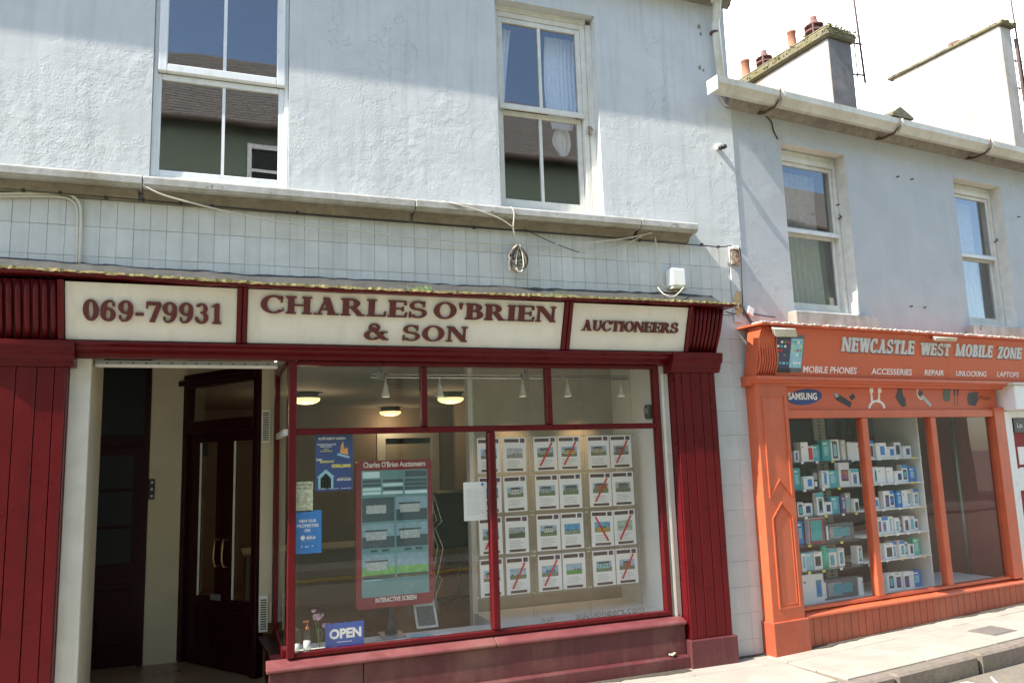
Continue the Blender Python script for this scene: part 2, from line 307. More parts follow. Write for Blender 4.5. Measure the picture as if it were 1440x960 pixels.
def frame(x0, x1, z0, z1, w, y0, y1, mb=None, wb=None):   # four mitre-free bars, butted
    mb = mb or MB(); wb = wb or w
    mb.box(x0, x0+w, y0, y1, z0, z1); mb.box(x1-w, x1, y0, y1, z0, z1); mb.box(x0+w, x1-w, y0, y1, z1-w, z1); mb.box(x0+w, x1-w, y0, y1, z0, z0+wb); return mb

# ------------------------------------------------------------------ lettering
def ftext(s, x0, x1, z, h, y, bold=0, deep=.002, slant=0):   # built-in sans, returns an MB fitted to x0..x1 and height h
    cu = bpy.data.curves.new('t', 'FONT'); cu.body = s; cu.size = 1; cu.offset = bold; cu.extrude = .01; cu.fill_mode = 'BOTH'; cu.resolution_u = 3
    o = bpy.data.objects.new('t', cu); COL.objects.link(o); dg = bpy.context.evaluated_depsgraph_get(); me = bpy.data.meshes.new_from_object(o.evaluated_get(dg)); bpy.data.objects.remove(o)
    xs = [v.co.x for v in me.vertices]; ys = [v.co.y for v in me.vertices]; zs = [v.co.z for v in me.vertices]
    ax, bx, ay, by, az, bz = min(xs), max(xs), min(ys), max(ys), min(zs), max(zs); mb = MB()
    k = (x1-x0)/(bx-ax); kz = h/(by-ay)
    vs = [(x0+(v.co.x-ax)*k+slant*(v.co.y-ay)*kz, y-deep*(v.co.z-az)/(bz-az), z+(v.co.y-ay)*kz) for v in me.vertices]
    mb.add(vs, [tuple(p.vertices) for p in me.polygons]); bpy.data.meshes.remove(me); return mb
def ringp(cx, cy, ox, oy, ix, iy, a0=0, a1=360, n=26):
    P = []
    for i in range(n+1):
        a = R(a0+(a1-a0)*i/n); P.append(((cx+ox*math.cos(a), cy+oy*math.sin(a)), (cx+ix*math.cos(a), cy+iy*math.sin(a))))
    return [[P[i][0], P[i+1][0], P[i+1][1], P[i][1]] for i in range(n)]
def rc(a, b, c, d): return [[(a, b), (c, b), (c, d), (a, d)]]
def glyph(ch, S=.25, t=.085, s=.075, e=.10):
    """stroke groups of a bold slab serif capital, cap height 1; returns (width, [group, ...])"""
    G = []
    def stem(x, y0=0, y1=1, w=S, lo=True, hi=True):
        G.append(rc(x, y0, x+w, y1))
        if lo: G.append(rc(x-e, y0, x+w+e, y0+s))
        if hi: G.append(rc(x-e, y1-s, x+w+e, y1))
    def bowl(x, y0, y1, rx, w=S): G.append(ringp(x, (y0+y1)/2, rx, (y1-y0)/2, rx-w, (y1-y0)/2-t, -90, 90, 14))
    def diag(xa, ya, xb, yb, w): G.append([[(xa, ya), (xa+w, ya), (xb+w, yb), (xb, yb)]])
    if ch == 'H': stem(e); stem(.62+e); G.append(rc(e+S, .46, .62+e, .46+t)); W = .62+2*e+S
    elif ch == 'I': stem(e); W = S+2*e
    elif ch == 'L': stem(e); G.append(rc(e+S, 0, .80, t)); G.append([[(.80-t*1.1, 0), (.80, 0), (.82, .32), (.82-t, .32)]]); W = .82
    elif ch == 'E':
        stem(e); G.append(rc(e+S, 0, .80, t)); G.append(rc(e+S, 1-t, .78, 1)); G.append(rc(e+S, .47, .62, .47+t))
        G.append([[(.80-t*1.1, 0), (.80, 0), (.84, .30), (.84-t, .30)]]); G.append([[(.78-t, .74), (.80, .74), (.78, 1), (.78-t*1.1, 1)]]); G.append(rc(.60, .36, .60+t, .64)); W = .84
    elif ch == 'T': stem(.42-S/2, hi=False); G.append(rc(.02, 1-t, .82, 1)); G.append(rc(0, .70, t, 1)); G.append(rc(.84-t, .70, .84, 1)); W = .84
    elif ch == 'O' or ch == '0':
        rx = .5 if ch == 'O' else .37; G.append(ringp(rx, .5, rx, .52, rx-S*.96, .52-t, 0, 360, 34)); W = 2*rx
    elif ch == 'C':
        G.append(ringp(.5, .5, .5, .52, .5-S, .52-t, 42, 318, 30)); G.append(rc(.84-t, .62, .84, 1.0)); G.append([[(.80, .14), (.86, .12), (.90, .30), (.85, .32)]]); W = .9
    elif ch == 'S':
        G.append(ringp(.38, .735, .36, .285, .36-S*.75, .285-t, 25, 250, 18)); G.append(ringp(.40, .275, .38, .295, .38-S*.75, .295-t, -155, 80, 18))
        G.append([[(.10, .62), (.20, .50), (.68, .38), (.62, .52)]]); G.append(rc(.68-t*.9, .66, .68, 1.0)); G.append(rc(.02, 0, .02+t*.9, .36)); W = .78
    elif ch == 'A':
        w = S*1.05; diag(.86-w*.9, 0, .50-w*.55, 1, w); diag(.14, 0, .44, .97, t*1.15); G.append(rc(.24, .27, .70, .27+t)); G.append(rc(0, 0, .36, s)); G.append(rc(.54, 0, 1.02, s)); W = 1.02
    elif ch == 'R':
        stem(e); bowl(.42, .44, 1, .36); G.append(rc(e+S, 1-t, .42, 1)); G.append(rc(e+S, .44, .44, .44+t)); diag(.68, 0, .40, .46, S*1.02); G.append(rc(.66, 0, 1.0, s)); W = 1.0
    elif ch == 'B':
        stem(e); bowl(.42, .50, 1, .33); bowl(.44, 0, .58, .38); G.append(rc(e+S, 1-t, .42, 1)); G.append(rc(e+S, .50, .44, .58)); G.append(rc(e+S, 0, .44, t)); W = .82
    elif ch == 'N':
        stem(e, w=t*1.2); stem(.78, lo=False, w=t*1.2); diag(.80-S*.35, 0, e-.04, 1, S*1.1); W = .78+t*1.2+e
    elif ch == 'U':
        G.append(rc(e, .3, e+S, 1)); G.append(rc(.70, .3, .70+t*1.2, 1)); G.append(rc(0, 1-s, 2*e+S, 1)); G.append(rc(.70-e, 1-s, .70+t+e, 1))
        c = (e+.70+t*1.2)/2; rx = c-e; G.append(ringp(c, .32, rx, .34, rx-S*.8, .34-t*1.3, 180, 360, 16)); W = .70+t*1.2+e
    elif ch == 'W':
        w = S*.95
        for x in (.02, .54): diag(x+.22, 0, x, 1, w); diag(x+.28, 0, x+.48, 1, t*1.4)
        G.append(rc(-.06, 1-s, .36, 1)); G.append(rc(.44, 1-s, .86, 1)); G.append(rc(.94, 1-s, 1.22, 1)); W = 1.2
    elif ch == 'M':
        stem(e, w=t*1.4); stem(1.0, w=S); diag(.54, .02, e, 1, S*.95); diag(.60, .02, 1.0, 1, t*1.3); W = 1.0+S+e
    elif ch == 'Z':
        G.append(rc(.04, 1-t, .80, 1)); G.append(rc(0, 0, .80, t)); diag(.0, t*.5, .50, 1-t*.5, S*1.15); G.append(rc(.04, .70, .04+t, 1)); G.append(rc(.80-t, 0, .80, .32)); W = .8
    elif ch == '&':
        G.append(ringp(.46, .76, .27, .26, .27-.15, .26-t, 0, 360, 22)); G.append(ringp(.40, .28, .40, .30, .40-S, .30-t, 75, 330, 20)); diag(.86, 0, .24, .72, S*1.05); G.append([[(.62, .12), (.72, .06), (1.0, .50), (.92, .52)]]); G.append(rc(.78, .46, 1.10, .46+s)); G.append(rc(.92, 0, 1.14, s)); W = 1.12
    elif ch == "'": G.append([[(.04, 1), (.24, 1), (.17, .62), (.11, .62)]]); W = .28
    elif ch == '-': G.append(rc(.04, .30, .44, .44)); W = .48
    elif ch == '1': stem(.22, hi=False); G.append([[(.02, .84), (.22, .86), (.40, 1.02), (.30, 1.02)]]); W = .62
    elif ch in '69':
        g = [ringp(.36, .31, .36, .33, .36-S*.9, .33-t, 0, 360, 28), ringp(.44, .5, .44, .52, .44-S, .52-t, 70, 195, 14), [[(.55, .74), (.68, .70), (.68, .88), (.57, .98)]]]
        G += g if ch == '6' else [[[(.74-x, 1-y) for x, y in p] for p in st] for st in g]; W = .74
    elif ch == '7': G.append(rc(.0, .84, .70, 1)); diag(.16, 0, .50, .86, S*.95); G.append(rc(0, .66, t, 1)); W = .70
    elif ch == '3':
        G.append(ringp(.34, .735, .32, .285, .32-S*.85, .285-t, -75, 155, 18)); G.append(ringp(.34, .285, .36, .305, .36-S*.95, .305-t, -155, 82, 20)); G.append(rc(.28, .5, .42, .5+t)); G.append([[(.02, .16), (.18, .16), (.18, .32), (.02, .32)]]); W = .7
    else: W = .4
    return W, G
def letters(txt, x0, x1, z, h, root, mat, plane, deep=.018, gap=.1, space=.4, name='letter', **kw):
    """each letter a raised piece of its own; plane(z) gives the board's depth at that height"""
    gl = [(c,)+glyph(c, **kw) for c in txt]; tot = sum(space if c == ' ' else W for c, W, G in gl)+gap*(len(txt)-1); k = (x1-x0)/tot; x = x0
    for c, W, G in gl:
        if c == ' ': x += (space+gap)*k; continue
        mb = MB()
        for i, st in enumerate(G):
            d = deep-.0006*i
            for poly in st:
                n = len(poly); P = [(x+px*k, z+pz*h) for px, pz in poly]
                if sum(P[q][0]*P[(q+1) % n][1]-P[(q+1) % n][0]*P[q][1] for q in range(n)) < 0: P = P[::-1]
                vs = [(a, plane(b)-d, b) for a, b in P]+[(a, plane(b)+.001, b) for a, b in P]
                mb.add(vs, [tuple(range(n))]+[(i2, i2+n, (i2+1) % n+n, (i2+1) % n) for i2 in range(n)])
        part(mb, name, mat, root); x += (W+gap)*k

# ================================================================== GROUND
G0 = -1.74
def gz(u): return G0 + .018*max(0, u)
b = MB(); b.quad((-300, -300, G0-.19), (300, -300, G0-.19), (300, 300, G0-.19), (-300, 300, G0-.19)); solo(b, 'ground', m_joint, kind='structure')
b = MB(); NX = 40
xs = [-40, -10, 4.3, 5.5, 8, 14, 40]
def kerb_y(x): return -1.12 if x < 4.42 else -1.12+(x-4.42)*math.tan(RA)
def kz(x): return G0-.14+.018*max(0, x-4.53)
for i in range(len(xs)-1):
    a, c = xs[i], xs[i+1]
    b.quad((a, -8.0, G0-.14), (c, -8.0, G0-.14), (c, kerb_y(c)-.0, kz(c)), (a, kerb_y(a), kz(a)))
road = solo(b, 'road', m_road, kind='structure')
b = MB()
for y in (-7.62, -7.78): b.box(-20, 20, y-.05, y+.05, G0-.136, G0-.133)
part(b, 'yellow_line', m_yroad, road)
b = MB(); P = [(5.60+.20*math.cos(t)*(1+.06*math.sin(3*t)), -1.19+.14*math.sin(t)) for t in [2*math.pi*i/26 for i in range(26)]]
b.plan(P, kz(5.3)-.004, kz(5.3)+.006); part(b, 'white_road_patch', m_wroad, road)
# pavement bed and slabs
b = MB(); b.plan([(-12, -1.0), (4.45, -1.0), (4.53, .3), (-12, .3)], G0-.12, G0-.012)
pv = solo(b, 'pavement', m_joint, kind='structure')
b = MB(); b.hexa([(-.15, -1.0, gz(0)-.14), (12, -1.0, gz(12)-.14), (12, .3, gz(12)-.14), (-.15, .3, gz(0)-.14), (-.15, -1.0, gz(0)-.014), (12, -1.0, gz(12)-.014), (12, .3, gz(12)-.014), (-.15, .3, gz(0)-.014)])
pv2 = solo(b, 'pavement', m_joint, F=FR, kind='structure')
rows = [(-.925, -.625), (-.617, -.317), (-.309, .2)]
for ri, (v0, v1) in enumerate(rows):
    u = 1.2-.3*ri
    while u > -6:
        wd = random.choice((.6, .75, .9)); j = random.uniform(-.002, .002)
        x1 = min(4.46, 3.3+u+.0); x0 = x1-wd+.008
        if u == 1.2-.3*ri: x1 = 4.47
        part(B(x0, x1, v0, v1, G0-.05, G0+j), 'paving_slab', m_pave, pv, bevel=.004); u -= wd
        if x0 < -3: break
    u = -.04+(.25*ri if ri < 2 else 0); first = True
    while u < 9:
        wd = random.choice((.6, .75, .9)); a0 = -.06 if first else u; c0 = u+wd-.008; j = random.uniform(-.0025, .0025)
        b = MB(); b.hexa([(a0, v0, gz(a0)-.05), (c0, v0, gz(c0)-.05), (c0, v1, gz(c0)-.05), (a0, v1, gz(a0)-.05), (a0, v0, gz(a0)+j), (c0, v0, gz(c0)+j), (c0, v1, gz(c0)+j), (a0, v1, gz(a0)+j)])
        part(b, 'paving_slab', m_pave, pv2, bevel=.004); u += wd; first = False
def kerb(root, u0, u1, v0, F_z):
    b = MB(); n = 5
    for i in range(n):
        a0 = u0+(u1-u0)*i/n; c0 = u0+(u1-u0)*(i+1)/n
        b.hexa([(a0, v0, F_z(a0)-.2), (c0, v0, F_z(c0)-.2), (c0, v0+.135, F_z(c0)-.2), (a0, v0+.135, F_z(a0)-.2), (a0, v0, F_z(a0)), (c0, v0, F_z(c0)), (c0, v0+.135, F_z(c0)), (a0, v0+.135, F_z(a0))])
    b = MB(); b.hexa([(u0, v0, F_z(u0)-.2), (u1, v0, F_z(u1)-.2), (u1, v0+.135, F_z(u1)-.2), (u0, v0+.135, F_z(u0)-.2), (u0, v0, F_z(u0)), (u1, v0, F_z(u1)), (u1, v0+.135, F_z(u1)), (u0, v0+.135, F_z(u0))])
    part(b, 'kerb_stone', m_kerb, root, bevel=.018)
for a0, c0 in ((-.12, .30), (.32, 1.30), (1.33, 2.9), (2.92, 4.1), (4.13, 5.6), (5.62, 7.2), (7.23, 9)): kerb(pv2, a0, c0, -1.07, gz)
for a0, c0 in ((-3.0, -1.6), (-1.57, .0), (.03, 1.5), (1.53, 3.0), (3.03, 4.46)): kerb(pv, a0, c0, -1.07, lambda u: G0)
cx, cz = Q(1394, 886, -.4); ux = 3.42
mh = thing('access_cover', 'small grey square access cover set in the pale pavement outside the orange shop', 'cover', (2.85, -.55, gz(2.85)), FR)
# opposite side of the street (seen reflected in the glass)
b = MB(); b.box(-25, 25, -9.0, -8.0, G0-.16, G0-.02); solo(b, 'opposite_pavement', m_pave, kind='structure')
oh = thing('terraced_house', 'dark green rendered house across the street, reflected in the upstairs panes', 'house', (0, -9, G0))
b = MB(); b.box(-25, 25, -16, -9, G0-.02, 6.5); part(b, 'wall', m_green, oh)
b = MB(); b.extr([(-8.8, 6.42), (-12.2, 9.3), (-16, 6.42)], -25, 25)
rf = part(b, 'roof', m_slate, oh)
b = MB()
for i in range(24):
    y0 = -8.78-3.42*i/24; z0 = 6.45+2.9*i/24; x = -8+random.random()*.3
    while x < 14: wd = .3; b.hexa([(x, y0, z0), (x+.29, y0, z0), (x+.29, y0-.2, z0+.165), (x, y0-.2, z0+.165), (x, y0, z0+.022+random.uniform(0, .012)), (x+.29, y0, z0+.022+random.uniform(0, .012)), (x+.29, y0-.2, z0+.175), (x, y0-.2, z0+.175)]); x += wd
part(b, 'slate_course', m_slate, rf, kind='stuff')
for x in (-6.5, -2.9, .45, 4.2, 7.6, 11.2):
    for z, hh in ((5.0, 1.1), (2.0, 1.5)):
        wn = part(frame(x, x+1.15, z, z+hh, .09, -9.02, -8.93, wb=.12), 'window', m_upvc, oh)
        part(B(x+.09, x+1.06, -8.99, -8.985, z+.12, z+hh-.09), 'pane', m_fglass, wn)
        part(B(x+.09, x+1.06, -8.97, -8.94, z+hh*.5, z+hh*.5+.06), 'meeting_rail', m_upvc, wn)
for x in (-4.2, 3.3): b = MB(); b.tube([(x, -8.92, -1.5), (x, -8.92, 6.4)], .05); part(b, 'downpipe', m_iron, oh)
b = MB(); b.tube([(-25, -8.72, 6.38), (25, -8.72, 6.38)], .06); part(b, 'gutter', m_iron, oh)

# ================================================================== LEFT HOUSE
EAVE = 4.42
H = thing('townhouse', 'taller grey-blue rendered house with two sash windows over the maroon auctioneers shopfront', 'house', (0, 0, G0))
W1 = (-.49, .478, 2.085, 4.03); W2 = (2.205, 3.175, 2.085, 4.0)
b = wall_holes(-5, 4.607, 1.90, EAVE, [W1, W2])
reveal(b, W1[0], W1[1], W1[2], W1[3], 0, .20); reveal(b, W2[0], W2[1], W2[2], W2[3], 0, .20)
b.quad((4.607, 0, 3.3), (4.607, 5, 3.3), (4.607, 5, EAVE+2), (4.607, 0, EAVE+2)); b.quad((4.607, 0, 1.9), (4.607, .02, 1.9), (4.607, .02, 3.3), (4.607, 0, 3.3))
hw = part(b, 'wall', m_wall, H)
b = MB(); b.use(m_grout); wall_holes(-5, 4.53, G0-.1, 1.90, [(-.93, 3.72, G0-.1, .95)], .014, mb=b); reveal(b, -.93, 3.72, G0-.1, .95, .014, .05)
part(b, 'lower_wall', m_grout, H)
# cornice in lengths
for a0, c0 in ((-5, -.52), (-.515, 1.43), (1.436, 3.45), (3.456, 4.03)):
    j = random.uniform(-.004, .004)
    cc = part(MB().extr([(.01, 2.092), (-.15+j, 2.050), (-.165+j, 2.038), (-.165+j, 1.985), (-.15, 1.978), (-.15, 1.968), (-.12, 1.962), (.01, 1.962)], a0, c0), 'cornice', m_corn, H, bevel=.004)
    part(MB().extr([(.005, 1.961), (-.11, 1.961), (-.11, 1.952), (-.085, 1.945), (-.06, 1.93), (-.05, 1.912), (-.045, 1.90), (.005, 1.896)], a0, c0-.03), 'cove_moulding', m_cove, cc)
# eaves, gutter and roof
part(MB().extr([(.0, EAVE-.09), (-.05, EAVE-.07), (-.09, EAVE-.0), (-.14, EAVE), (-.14, EAVE+.05), (0, EAVE+.05)], -5, 4.66), 'eaves_board', m_eave, H)
part(MB().extr([(-.145, EAVE+.06), (-.15, EAVE-.02), (-.17, EAVE-.06), (-.22, EAVE-.05), (-.245, EAVE), (-.245, EAVE+.06), (-.235, EAVE+.06), (-.23, EAVE)], -5, 4.70), 'gutter', m_gutter, H)
part(MB().extr([(-.14, EAVE+.055), (4.2, 7.6), (8.6, 4.4)], -5, 4.66), 'roof', m_slate, H)
pp = MB(); pp.tube([(4.40, -.19, EAVE-.03), (4.41, -.19, EAVE-.10), (4.45, -.09, EAVE-.26), (4.452, -.07, EAVE-.32), (4.47, -.07, 3.38)], .042, 10)
dp = part(pp, 'downpipe', m_pipe, H)
part(B(4.355, 4.445, -.25, -.14, EAVE-.16, EAVE-.07), 'hopper', m_pipe, dp, bevel=.012)
for z in (EAVE-.42, 3.52): b = MB(); b.tube([(4.428+(4.04-z)*.045, -.07, z), (4.428+(4.04-z)*.045, -.07, z+.014)], .046, 10); part(b, 'pipe_strap', m_iron, dp)
# tiles under the cornice, and down the gap beside the orange shopfront
Z = [1.896, 1.698, 1.485, 1.25]; tm = {}
def tile(x0, x1, z0, z1, y, mat, root):
    k = (round(x1-x0, 3), round(z1-z0, 3))
    if k not in tm: tm[k] = MB().box(0, k[0], 0, .012, 0, k[1]).mesh('tile', mat, bevel=.0015)
    me = tm[k]
    if me.materials[0] != mat: me = me.copy(); me.materials[0] = mat; tm[k] = me
    part(None, 'tile', mat, root, me=me, at=(x0, y+random.uniform(-.0015, .0015), z0))
x = -1.86
cuts = []
while x < 4.43: cuts.append(x); x += .107
tp = part(B(-1.9, 4.45, .004, .012, 1.0, 1.895), 'tile_bed', m_grout, H)
for x in cuts:
    if x+.107 > 4.45:
        for r in range(3): tile(x+.0009, 4.449, Z[r+1]+.0009, Z[r]-.0009, -.006, m_tile, tp)
        break
    for r in range(3): tile(x+.0009, x+.1061, Z[r+1]+.0009, Z[r]-.0009, -.006, m_tile, tp)
tp2 = part(B(4.2, 4.60, .004, .012, -1.78, 1.25), 'tile_bed', m_grout, H)
z = 1.245; r = 0
while z > -1.76:
    z0 = max(z-.219, -1.78)
    for x0, x1 in ((4.20, 4.405), (4.405, 4.60)): tile(x0+.0007, x1-.0007, z0+.0007, z-.0007, -.007, m_tile2, tp2)
    z -= .219
# cover strip with rust and bare plaster
cs = part(B(4.452, 4.545, -.022, .004, 1.18, 1.90), 'cover_strip', m_wall2, H, bevel=.003)
m_rust = M('rust_stained_plate', (.42, .36, .28), .85, .2, 30, chip=(.20, .07, .03), chip_at=.5, chip_scale=30)
m_ochre = M('bare_ochre_plaster', (.52, .38, .20), .9, .15, 20, bump=.5, chip=(.35, .34, .33), chip_at=.62, chip_scale=22)
part(B(4.452, 4.548, -.045, -.022, 1.72, 1.865), 'rusty_bracket_plate', m_rust, cs, bevel=.006)
part(B(4.462, 4.538, -.06, -.022, 1.867, 1.90), 'plate_cap', m_white, cs, bevel=.004)
def blob(cx, cz, rx, rz, y0, y1, n=18, amp=.14, mb=None):
    mb = mb or MB(); P = [(cx+rx*math.cos(2*math.pi*i/n)*(1+random.uniform(-amp, amp)), cz+rz*math.sin(2*math.pi*i/n)*(1+random.uniform(-amp, amp))) for i in range(n)]
    return mb.prism(P, y0, y1)
part(blob(4.505, 1.36, .048, .12, -.026, -.022), 'bare_plaster_patch', m_ochre, cs)
part(blob(4.475, 1.33, .02, .03, -.05, -.022, 8), 'broken_fixing', m_rust, cs)
part(blob(4.515, 1.335, .014, .014, -.045, -.026, 8), 'broken_fixing', m_iron, cs)

# ---- upper windows of the left house
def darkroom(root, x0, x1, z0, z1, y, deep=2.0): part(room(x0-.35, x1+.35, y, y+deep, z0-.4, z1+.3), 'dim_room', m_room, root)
x0, x1, z0, z1 = W1; MZ = 2.915
wn = part(frame(x0+.002, x1-.002, z0+.01, z1, .03, .035, .11), 'window', m_upvc, H, bevel=.004)
sa = part(frame(x0+.032, x1-.030, MZ+.012, z1-.03, .062, .005, .06), 'top_sash', m_upvc, wn, bevel=.006)
sb = part(frame(x0+.014, x1-.030, z0+.04, MZ+.006, .045, .045, .09, wb=.05), 'bottom_sash', m_upvc, wn, bevel=.005)
cx = (x0+x1)/2+.01
part(B(cx-.012, cx+.012, .02, .045, MZ+.075, z1-.09), 'glazing_bar', m_upvc, wn); part(B(cx-.011, cx+.011, .055, .08, z0+.09, MZ-.04), 'glazing_bar', m_upvc, wn)
part(B(x0+.09, x1-.09, .036, .040, MZ+.07, z1-.09), 'pane', m_glu, wn); part(B(x0+.055, x1-.07, .066, .070, z0+.085, MZ-.038), 'pane', m_glu, wn)
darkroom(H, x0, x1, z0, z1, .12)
x0, x1, z0, z1 = W2; MZ = 3.045
wn = part(frame(x0+.005, x1-.055, z0+.005, z1-.05, .05, .10, .20), 'window', m_sash, H, bevel=.004)
part(B(x0, x1-.052, .09, .2, z1-.05, z1-.001), 'head_lining', m_sash, wn); part(B(x1-.052, x1-.001, .085, .2, z0, z1-.05), 'jamb_lining', m_reveal, wn)
part(frame(x0+.056, x1-.108, MZ, z1-.105, .045, .105, .14), 'top_sash', m_sash, wn, bevel=.003)
part(frame(x0+.056, x1-.108, z0+.056, MZ-.003, .045, .145, .18, wb=.09), 'bottom_sash', m_sash, wn, bevel=.003)
part(B(x0+.05, x1-.10, .085, .104, MZ-.015, MZ+.03), 'meeting_rail', m_sash, wn, bevel=.003)
cx = (x0+x1)/2-.03
part(B(cx-.014, cx+.014, .11, .135, MZ+.045, z1-.15), 'glazing_bar', m_sash, wn); part(B(cx-.014, cx+.014, .15, .175, z0+.146, MZ-.048), 'glazing_bar', m_sash, wn)
part(B(x0+.10, x1-.153, .122, .125, MZ+.045, z1-.15), 'pane', m_glu, wn); part(B(x0+.10, x1-.153, .162, .165, z0+.146, MZ-.048), 'pane', m_glu, wn)
b = MB(); b.tube([(x1-.062, .08, MZ-.17), (x1-.062, .06, MZ-.13), (x1-.062, .08, MZ-.10)], .02, 6); part(b, 'sash_horn', m_rust, wn)
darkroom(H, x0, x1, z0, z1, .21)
def curtain(x0, x1, z0, z1, y, mat, label, folds=7, amp=.02, F=FL, taper=None, group=None):
    mb = MB(); nx, nz = folds*6, 14; vs = []
    for j in range(nz+1):
        t = j/nz; a, c = (taper(t) if taper else (x0, x1))
        for i in range(nx+1):
            s = i/nx; vs.append((a+(c-a)*s, y+amp*math.sin(s*folds*2*math.pi+1.3*math.sin(4*t))*(.6+.4*t), z1+(z0-z1)*t))
    mb.add(vs, [(j*(nx+1)+i, (j+1)*(nx+1)+i, (j+1)*(nx+1)+i+1, j*(nx+1)+i+1) for j in range(nz) for i in range(nx)], True)
    return solo(mb, 'curtain', mat, label, 'curtain', F, group)
curtain(0, 0, 2.98, 3.88, .27, m_lace, 'white lace curtain gathered at the right side of the timber sash window above the auctioneers', 8, .014, taper=lambda t: (2.79-.02*math.sin(3*t)+.10*max(0, t-.8)*2, 3.09-.13*max(0, t-.75)*2))
curtain(0, 0, 3.02, 3.88, .27, m_lace, 'narrow lace curtain at the left edge of the timber sash window above the auctioneers', 4, .012, taper=lambda t: (2.27, 2.45-.10*t))
curtain(0, 0, 2.74, 3.0, .30, m_lace, 'tied-back tail of lace curtain behind the lower pane of the timber sash window', 4, .02, taper=lambda t: (2.88-.05*math.sin(3.1*t)+.03*t, 3.0+.06*math.sin(2.8*t)-.05*t))

# ================================================================== RIGHT HOUSE
K = thing('townhouse', 'lower grey-blue house with white gutter, two tall windows and the orange phone shop below', 'house', (0, 0, G0), FR)
W3 = (.70, 1.607, 1.325, 3.05); W4 = (3.352, 4.228, 1.315, 3.04)
b = wall_holes(-.0, 9.5, .4, 3.42, [W3, W4]); reveal(b, *W3, 0, .24); reveal(b, *W4, 0, .24)
b.quad((9.5, 0, -1.8), (9.5, 8, -1.8), (9.5, 8, 3.42), (9.5, 0, 3.42)); part(b, 'wall', m_wall2, K)
for (x0, x1, z0, z1), MZ in ((W3, 2.19), (W4, 2.17)):
    b = MB(); e = .001
    wn = part(frame(x0+.004, x1-.004, z0+.004, z1-.004, .055, .13, .235), 'window', m_sash, K, bevel=.004)
    part(B(x0+.06, x1-.06, .12, .2, z1-.125, z1-.06), 'head_lining', m_sash, wn, bevel=.003)
    part(frame(x0+.062, x1-.062, MZ, z1-.127, .04, .14, .17), 'top_sash', m_sash, wn, bevel=.003)
    part(frame(x0+.062, x1-.062, z0+.062, MZ-.003, .04, .172, .20, wb=.075), 'bottom_sash', m_sash, wn, bevel=.003)
    part(B(x0+.055, x1-.055, .118, .139, MZ-.018, MZ+.022), 'meeting_rail', m_upvc, wn, bevel=.003)
    part(B(x0+.102, x1-.102, .153, .156, MZ+.04, z1-.167), 'pane', m_glu, wn); part(B(x0+.102, x1-.102, .186, .189, z0+.137, MZ-.043), 'pane', m_glu, wn)
    part(MB().extr([(.0, z0+.012), (.13, z0+.05), (.13, z0-.0), (.0, z0-.02)], x0+.005, x1-.005), 'timber_sill', m_upvc, wn)
    b = MB(); b.tube([(x1-.03, .14, 2.38), (x1-.03, .09, 2.40), (x1-.06, .085, 2.41)], .008, 6); part(b, 'hinge_pin', m_iron, wn)
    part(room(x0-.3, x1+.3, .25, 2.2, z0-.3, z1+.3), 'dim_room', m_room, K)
    part(B(x1-.0035, x1+.0, .003, .129, z0+.02, z1-.004), 'jamb_render', m_reveal, K); part(B(x0+.004, x1-.004, .003, .119, z1-.0035, z1), 'head_render', m_reveal, K)
    part(B(x0-.10, x1+.13, -.11, .0, z0-.145, z0-.012), 'stone_sill', m_corn, K, bevel=.008)
curtain(.80, 1.50, 1.36, 2.9, .34, m_net, 'grey net curtain behind the left upstairs window above the orange shop', 9, .02, FR)
curtain(3.44, 4.14, 1.36, 2.9, .34, m_net, 'grey net curtain behind the right upstairs window above the orange shop', 9, .02, FR)
part(MB().extr([(.0, 3.285), (-.05, 3.30), (-.10, 3.345), (-.15, 3.36), (-.15, 3.425), (0, 3.425)], .02, 9.5), 'eaves_band', m_eave, K)
gt = part(MB().extr([(-.16, 3.415), (-.16, 3.33), (-.185, 3.292), (-.245, 3.285), (-.272, 3.325), (-.30, 3.355), (-.302, 3.415), (-.292, 3.415), (-.285, 3.36), (-.24, 3.30), (-.19, 3.31), (-.17, 3.345), (-.17, 3.415)], -.33, 9.5), 'gutter', m_gutter, K)
part(B(-.336, -.3305, -.304, -.158, 3.285, 3.418), 'gutter_end', m_upvc, gt)
for u in (.42, 2.10, 3.62, 5.1, 6.7):
    b = MB(); b.tube([(u, -.02, 3.30), (u, -.10, 3.27), (u, -.24, 3.272), (u+.01, -.305, 3.33), (u+.012, -.315, 3.42)], [.02, .016, .011, .01, .008], 6); part(b, 'gutter_bracket', m_iron, gt)
    b = MB(); b.extr([(-.303, 3.416), (-.309, 3.36), (-.279, 3.318), (-.25, 3.277), (-.25, 3.27), (-.289, 3.318), (-.319, 3.36), (-.313, 3.42)], u+.05, u+.075); part(b, 'gutter_clip', m_gutter, gt)
rf = part(MB().extr([(-.2, 3.44), (4.6, 6.15), (9.2, 3.44)], .0, 6.2), 'roof', m_slate, K)
b = MB()
for i in range(30): b.box(.1+i*.2, .29+i*.2, -.235, -.18, 3.425+random.uniform(0, .006), 3.437+random.uniform(0, .012))
part(b, 'slate_edge', m_slate, rf, kind='stuff')
